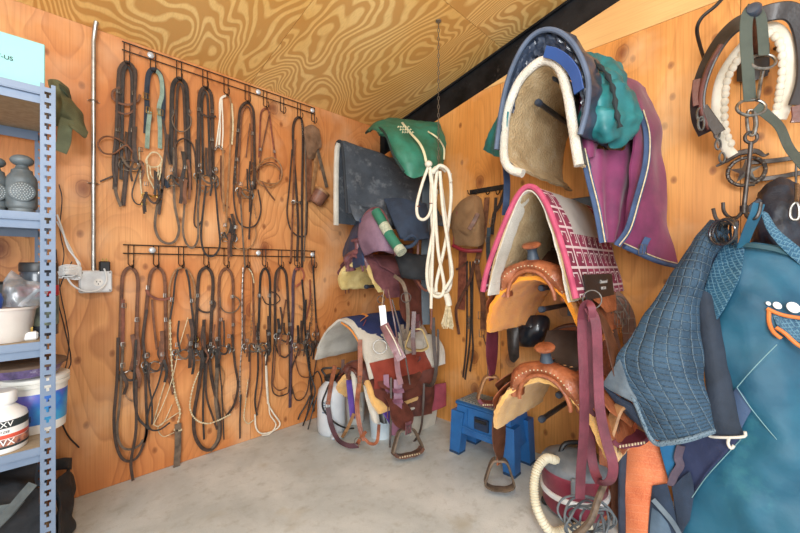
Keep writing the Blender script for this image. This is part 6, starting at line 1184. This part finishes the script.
for q in ([(767, 309, .455), (778, 314, .46), (790, 317, .46), (812, 320, .44)], [(769, 311, .455), (769, 322, .46), (773, 332, .47), (781, 339, .47)], [(776, 328, .47), (785, 334, .475), (796, 344, .475), (812, 354, .455)]):
    MB().tube(pB(q), .0065, 8, smooth=6).build('orange_piping', OR, t)
cloths([[(737, 388, .485), (744, 396, .49), (752, 410, .492)], [(728, 400, .46), (736, 412, .48), (744, 424, .49)], [(720, 418, .455), (728, 430, .47), (738, 438, .487)]], 5, 5, .006, 'slate_patch', M('slate cloth', '#43597a', .8, hex2='#33476a', vs=8, bump=.3, bs=200), t, .003, 6)
cloths([[(660, 440, .47), (690, 432, .475), (722, 436, .495), (741, 438, .50)], [(668, 470, .47), (690, 462, .48), (708, 462, .49), (722, 458, .505)], [(674, 500, .47), (686, 495, .48), (694, 486, .485), (704, 478, .50)], [(677, 525, .475), (682, 516, .48), (688, 508, .485), (692, 498, .495)]], 6, 7, .008, 'navy_panel', M('indigo cloth', '#2b3558', .75, hex2='#212945', vs=6, bump=.3, bs=100), t, .006, 7)
cloths([[(659, 444, .483), (668, 440, .485), (678, 440, .487)], [(663, 460, .483), (669, 460, .485), (675, 460, .487)], [(669, 482, .483), (671, 482, .485), (673, 482, .487)]], 5, 6, .006, 'blue_panel', M('bright teal blue cloth', '#2276a8', .65, hex2='#1b618f', vs=6, bump=.3, bs=60), t, .003, 7)
MB().strap(pB([(681, 446, .495), (678, 458, .495), (680, 466, .495), (674, 476, .495), (671, 486, .495)]), .032, .006, (-.75, -.6, 0), 6).build('brown_patch', M('taupe patch', '#5d4f5c', .7, hex2='#463b48', vs=10), t)
cloths([[(672, 488, .49), (682, 478, .495), (690, 472, .5)], [(676, 510, .49), (684, 500, .5), (694, 492, .5)], [(680, 540, .49), (684, 530, .5), (690, 520, .5)]], 5, 6, .006, 'jean_panel', DNV, t, .004, 7)
for q in ([(777, 345), (762, 360), (748, 375), (737, 388)], [(737, 388), (752, 410), (775, 438), (805, 470)], [(692, 498), (706, 478), (724, 458), (741, 440)]):
    g_ = pB([(x, y, .505) for x, y in q]); MB().tube(g_, .0015, 5, smooth=4).build('seam', M('pale seam thread', '#7fa7ad', .8, bump=0), t)
# orange chaps
ORC = uvmat('orange canvas', '#e8875a', '#d9714a', '#f0a27c', .03, .0012, rough=.8, two=False, amt=.5, bump=.25)
t = thing('chaps', 'orange canvas chaps with navy edging hanging behind the purple-wrapped stirrup', 'chaps', B(642, 430, .45))
cloths([[(636, 408, .40), (646, 412, .41), (658, 420, .41)], [(628, 440, .42), (642, 442, .44), (659, 446, .43)], [(626, 480, .43), (645, 482, .46), (668, 484, .45)], [(626, 520, .44), (644, 522, .47), (664, 524, .46)], [(626, 590, .44), (644, 590, .47), (662, 590, .46)]], 6, 8, .010, 'front_panel', ORC, t, .008, 8)
MB().strap(pB([(634, 408, .41), (625, 440, .43), (622, 480, .44), (622, 530, .45), (622, 590, .45)]), .03, .014, (-.75, -.6, 0), 6).build('navy_edging', NAV, t)
cloths([[(653, 486, .475), (660, 485, .48), (667, 484, .48)], [(650, 510, .48), (662, 508, .49), (674, 508, .48)], [(648, 540, .48), (664, 540, .49), (682, 540, .48)], [(646, 590, .48), (664, 590, .49), (686, 590, .48)]], 5, 7, .010, 'denim_leg', DNV, t, .005, 8)
MB().strap(pB([(653, 500, .50), (662, 510, .505), (672, 522, .50), (680, 535, .5)]), .02, .004, (-.75, -.6, 0), 5).build('pocket_welt', DUN, t)
cloths([[(652, 508, .49), (660, 514, .5), (668, 524, .495)], [(650, 530, .49), (660, 532, .5), (672, 536, .495)], [(648, 560, .49), (660, 560, .5), (676, 560, .495)]], 5, 6, .006, 'pocket', M('faded slate denim', '#5d7387', .8, hex2='#46596c', vs=8, bump=.4, bs=220), t, .004, 8)
# ================================================================= THINGS ON THE FLOOR
BLU = M('blue moulded plastic', '#28639f', .38, hex2='#1f5289', vs=7, bump=.05, dirt='#5f86ad', ds=18, dlo=.63)
t = thing('step_stool', 'blue plastic step stool with grey ribbed top, below the orange fleece saddle', 'step stool', (-.25, -1.29, 0))
x0, x1, y0, y1, H = -.375, -.115, -1.52, -1.07, .315
def taper(mb, zb, zt_, b0, b1):   # frustum: (x0,x1,y0,y1) bottom and top
    vs = [(b0[i], b0[j], zb) for i, j in ((0, 2), (1, 2), (1, 3), (0, 3))] + [(b1[i], b1[j], zt_) for i, j in ((0, 2), (1, 2), (1, 3), (0, 3))]
    mb.add([V(v) for v in vs], [(3, 2, 1, 0), (4, 5, 6, 7)] + [(i, (i + 1) % 4, 4 + (i + 1) % 4, 4 + i) for i in range(4)])
i_ = .03
m_ = MB(); taper(m_, .14, H, (x0 + .012, x1 - .012, y0 + .018, y1 - .018), (x0 + i_, x1 - i_, y0 + i_ + .012, y1 - i_ - .012)); m_.build('box_body', BLU, t)
m_ = MB(); m_.box(((x0 + x1) / 2, (y0 + y1) / 2, H + .004), (x1 - x0 - .035, y1 - y0 - .05, .026), bev=.01); m_.build('lid', BLU, t)
m_ = MB(); m_.box(((x0 + x1) / 2, (y0 + y1) / 2, H + .0185), (x1 - x0 - .07, y1 - y0 - .09, .006), bev=.002)
for k_ in range(15):
    y = y0 + .06 + k_ * (y1 - y0 - .12) / 14; m_.box(((x0 + x1) / 2, y, H + .023), (x1 - x0 - .085, .009, .006))
m_.build('ribbed_tread', M('grey rubber tread', '#868b8a', .8, hex2='#6c7170', bump=.2), t)
for sx in (0, 1):
    for sy in (0, 1):
        cx_, cy_ = (x0 + .035, x1 - .035)[sx], (y0 + .035, y1 - .035)[sy]; tx, ty = lerp(cx_, (x0 + x1) / 2, .12), lerp(cy_, (y0 + y1) / 2, .1); m_ = MB()
        taper(m_, .0, .27, (cx_ - .034, cx_ + .034, cy_ - .036, cy_ + .036), (tx - .038, tx + .038, ty - .046, ty + .046)); lg = m_.build('leg', BLU, t)
        m_ = MB(); m_.box((cx_, cy_, .008), (.074, .078, .016), bev=.004); m_.build('foot_pad', M('dark blue foot', '#24405f', .6, bump=0), lg)
m_ = MB(); m_.box((x0 + .016, (y0 + y1) / 2 + .0, .232), (.014, .1, .075), bev=.004); lt = m_.build('latch', M('dark navy latch', '#1f3350', .35, bump=0), t); MB().box((x0 + .008, (y0 + y1) / 2, .25), (.008, .08, .02), bev=.002).build('latch_tab', BLKP, lt)
for y in (y0 + .12, y1 - .12): MB().box((x0 + .018, y, .235), (.006, .006, .13)).build('panel_rib', BLU, t)
m_ = MB(); m_.strap([(x0 + .01, y0 + .05, .19), (x0 + .008, (y0 + y1) / 2, .178), (x0 + .01, y1 - .05, .19)], .01, .006, NB, 6); m_.build('lower_lip', BLU, t)
# burgundy drum vacuum
vc = V((-.43, -1.86, 0)); MAR = M('burgundy drum plastic', '#8a2b43', .35, hex2='#6f2136', vs=5, bump=.03, coat=.2); GRP = M('grey vacuum head', '#747b82', .45, hex2='#565e66', vs=12, bump=.05)
t = thing('shop_vacuum', 'burgundy drum vacuum with grey head standing under the lowest saddle', 'vacuum', vc)
MB().lathe([(0, .03), (.13, .03), (.142, .05), (.148, .2), (.152, .205), (.152, .222), (0, .222)], vc, UP, 32).build('drum', MAR, t)
MB().lathe([(.146, .105), (.153, .107), (.155, .118), (.153, .130), (.147, .132)], vc, UP, 32).build('white_band', WHT, t)
MB().lathe([(0, .222), (.152, .222), (.154, .235), (.14, .26), (.1, .28), (.06, .30), (0, .305)], vc, UP, 32).build('motor_head', GRP, t)
MB().tube([vc + V((-.05, .05, .28)), vc + V((-.03, .03, .33)), vc + V((.03, -.03, .33)), vc + V((.05, -.05, .28))], .011, 8, smooth=4).build('handle', BLKP, t)
for a in (200, 320):
    a = math.radians(a); p = vc + V((.155 * math.cos(a), .155 * math.sin(a), .2)); MB().box(p, (.03, .03, .08), Matrix.Rotation(a, 3, 'Z'), bev=.006).build('latch', GRP, t)
for a in (20, 110, 200, 290):
    a = math.radians(a); MB().ball(vc + V((.13 * math.cos(a), .13 * math.sin(a), .022)), .022, 12, 8).build('caster', BLKP, t)
hs = [vc + V((-.09, .11, .262)), D(556, 461, 1.78), D(546, 459, 1.74), D(537, 470, 1.70), D(534, 490, 1.67), D(538, 512, 1.65), D(551, 533, 1.64), D(566, 552, 1.65), D(590, 560, 1.68)]
hs[-1].z = max(hs[-1].z, .03); hs[-2].z = max(hs[-2].z, .03); hs[-3].z = max(hs[-3].z, .03)
P = cr(hs, 26); MB().tube(P, .019, 12, scale=lambda u: 1.0 + .14 * math.sin(u * 380)).build('corrugated_hose', M('ivory corrugated hose', '#d9d2bb', .5, hex2='#c4bca3', bump=.05), t)
MB().tube([hs[0], hs[0].lerp(hs[1], .9)], .026, 14).build('hose_cuff', GRP, t)
t = thing('electric_cord', 'untidy coil of grey electric cord draped in front of the burgundy vacuum', 'cord', D(585, 510, 1.55)); m_ = MB(); random.seed(11); P = []
cc = D(585, 512, 1.56)
for k_ in range(64):
    a = k_ * .62; rr = .085 + .03 * math.sin(k_ * .37) + random.uniform(-.012, .012)
    P.append(cc + RT * (rr * math.cos(a)) + UP * (rr * .72 * math.sin(a) + .012 * math.sin(k_ * .2)) - FW * (.03 + .035 * math.sin(k_ * .9 + 1)) + UP * (-.01))
MB().tube(P, .0046, 7, smooth=4).build('coil', M('grey rubber cord', '#5f666b', .5, hex2='#474d52', bump=0), t)
MB().tube([D(604, 485, 1.5), D(598, 500, 1.46), D(590, 522, 1.44), D(575, 536, 1.46), D(560, 545, 1.5)], .013, 8, smooth=5).build('thick_strap', LG, t)
# white sprayer, cords, buckets by the corner
sc_ = V((-.735, -.285, 0)); WT = M('white tank plastic', '#ced2d6', .4, hex2='#bcc2c8', vs=6, bump=.03)
t = thing('pump_sprayer', 'white garden pump sprayer with black hose in the corner beside the tack', 'sprayer', sc_)
MB().lathe([(0, 0), (.085, 0), (.095, .012), (.1, .05), (.1, .25), (.09, .31), (.06, .345), (.045, .36), (.045, .375), (0, .375)], sc_, UP, 30).build('tank', WT, t)
MB().lathe([(0, .372), (.05, .372), (.052, .395), (.03, .41), (0, .412)], sc_, UP, 20).build('cap', BLKP, t); MB().tube([sc_ + V((-.03, .03, .40)), sc_ + V((-.045, .045, .45)), sc_ + V((.045, -.045, .45)), sc_ + V((.03, -.03, .40))], .008, 8, smooth=4).build('pump_handle', BLKP, t)
MB().tube([sc_ + V((-.02, -.03, .38)), sc_ + V((-.09, -.07, .33)), sc_ + V((-.11, -.05, .22)), sc_ + V((-.06, -.11, .12)), sc_ + V((.02, -.14, .06)), sc_ + V((.1, -.13, .03))], .006, 8, smooth=6).build('hose', BLKP, t)
nn = (CAM - sc_); nn.z = 0; an = math.atan2(nn.y, nn.x); m_ = MB()
for k_ in range(5):
    a_ = an - .55 + .04 * (k_ % 2); q_ = sc_ + V((.1005 * math.cos(a_), .1005 * math.sin(a_), .17 + k_ * .017)); m_.box(q_, (.004, .022, .009), Matrix.Rotation(a_, 3, 'Z'))
m_.build('faded_print', M('blue grey print', '#6f8296', .6, bump=0), t)
MB().strap([sc_ + V((-.07, -.095, -.0)) + V((0, 0, .012)), sc_ + V((.0, -.13, .012))], .06, .02, UP).build('foot', WT, t)
cord('cable', 'black cable dropping from the last lower hook to the floor beside the sprayer', [(306, 345, .08), (309, 370, .08), (315, 390, .12), (312, 402, .14), (306, 418, .12), (303, 426, .1)], .006, BLKP)
cord('cable', 'black cable looping beside the white sprayer tank', [(312, 378, .1), (318, 372, .16), (322, 385, .16), (316, 400, .16), (311, 418, .18), (308, 430, .2)], .005, BLKP)
cord('cable', 'short black cable tail on the floor edge under the last hook', [(310, 396, .06), (306, 405, .06), (300, 415, .06), (298, 420, .05)], .006, LB)
def bucket(c, r, h, mt, label, lid=None):
    t = thing('bucket', label, 'bucket', c); MB().lathe([(0, 0), (r * .84, 0), (r * .85, .004), (r, h), (r * 1.05, h + .002), (r * 1.05, h + .018), (r * .96, h + .018), (r * .94, h - .004), (r * .8, .01), (0, .01)], c, UP, 30).build('body', mt, t)
    P = [c + V((r * 1.04 * math.cos(a) * 1, r * 1.04 * math.sin(a), h - .01 - .09 * math.sin((a - .6 + 0)) )) for a in [.6 + PI * k_ / 8 - PI for k_ in range(9)]]
    MB().tube(P, .003, 6).build('bail_handle', CH, t); return t
bucket(V((G(381, 436).x, G(381, 436).y, 0)), .085, .2, M('pale blue white plastic', '#cfdce3', .35, hex2='#b7c9d4', vs=6, bump=.02), 'pale blue-white bucket under the lowest corner saddle, nearer the room')
bucket(V((G(360, 424).x, G(360, 424).y + .06, 0)), .08, .24, M('milky white plastic', '#dfdfda', .35, hex2='#cccdc8', vs=6, bump=.02), 'milky white bucket behind the rust brown breeching straps')
c = V((G(416, 430).x + .05, G(416, 430).y + .08, 0)); t = thing('storage_tub', 'cloudy plastic storage tub behind the floor-length stirrup', 'tub', c)
m_ = MB(); taper(m_, 0, .19, (c.x - .16, c.x + .12, c.y - .12, c.y + .12), (c.x - .18, c.x + .14, c.y - .14, c.y + .14)); m_.build('body', M('cloudy plastic', '#c9c4b8', .35, hex2='#b0aa9d', vs=7, bump=.03), t)
MB().box((c.x - .02, c.y, .198), (.34, .3, .016), bev=.004).build('rim', M('white tub rim', '#dcdad2', .4, bump=0), t)
# ================================================================= LIGHT AND CAMERA
sc = bpy.context.scene
wd = bpy.data.worlds.new('daylight through the open door'); sc.world = wd; wd.use_nodes = True
wd.node_tree.nodes['Background'].inputs[0].default_value = (.93, .97, 1.0, 1); wd.node_tree.nodes['Background'].inputs[1].default_value = 1.05
def area(name, loc, tgt, sx, sy, e, c=(1, 1, 1)):
    l = bpy.data.lights.new(name, 'AREA'); l.shape = 'RECTANGLE'; l.size = sx; l.size_y = sy; l.energy = e; l.color = c
    o = bpy.data.objects.new(name, l); col.objects.link(o); o.location = loc; o.rotation_euler = (V(tgt) - V(loc)).to_track_quat('-Z', 'Y').to_euler(); return o
l = bpy.data.lights.new('lamp', 'POINT'); l.energy = 62; l.shadow_soft_size = .16; l.color = (1.0, .98, .95)
o = bpy.data.objects.new('lamp', l); col.objects.link(o); o.location = (-2.35, -2.55, 2.2)
area('doorway_light', (-3.9, -3.9, 1.5), (-.6, -.6, 1.0), 1.5, 2.0, 135, (.93, .97, 1.0))
cd = bpy.data.cameras.new('camera'); cd.sensor_width = 36; cd.lens = FPX / 800 * 36; cd.clip_start = .02
co = bpy.data.objects.new('camera', cd); col.objects.link(co); sc.camera = co; co.location = CAM
co.rotation_euler = (PI / 2, 0, ANG - PI / 2)
sc.view_settings.view_transform = 'Standard'; sc.view_settings.look = 'None'; sc.view_settings.gamma = 1; sc.view_settings.exposure = 0.02
sc.view_settings.use_curve_mapping = False
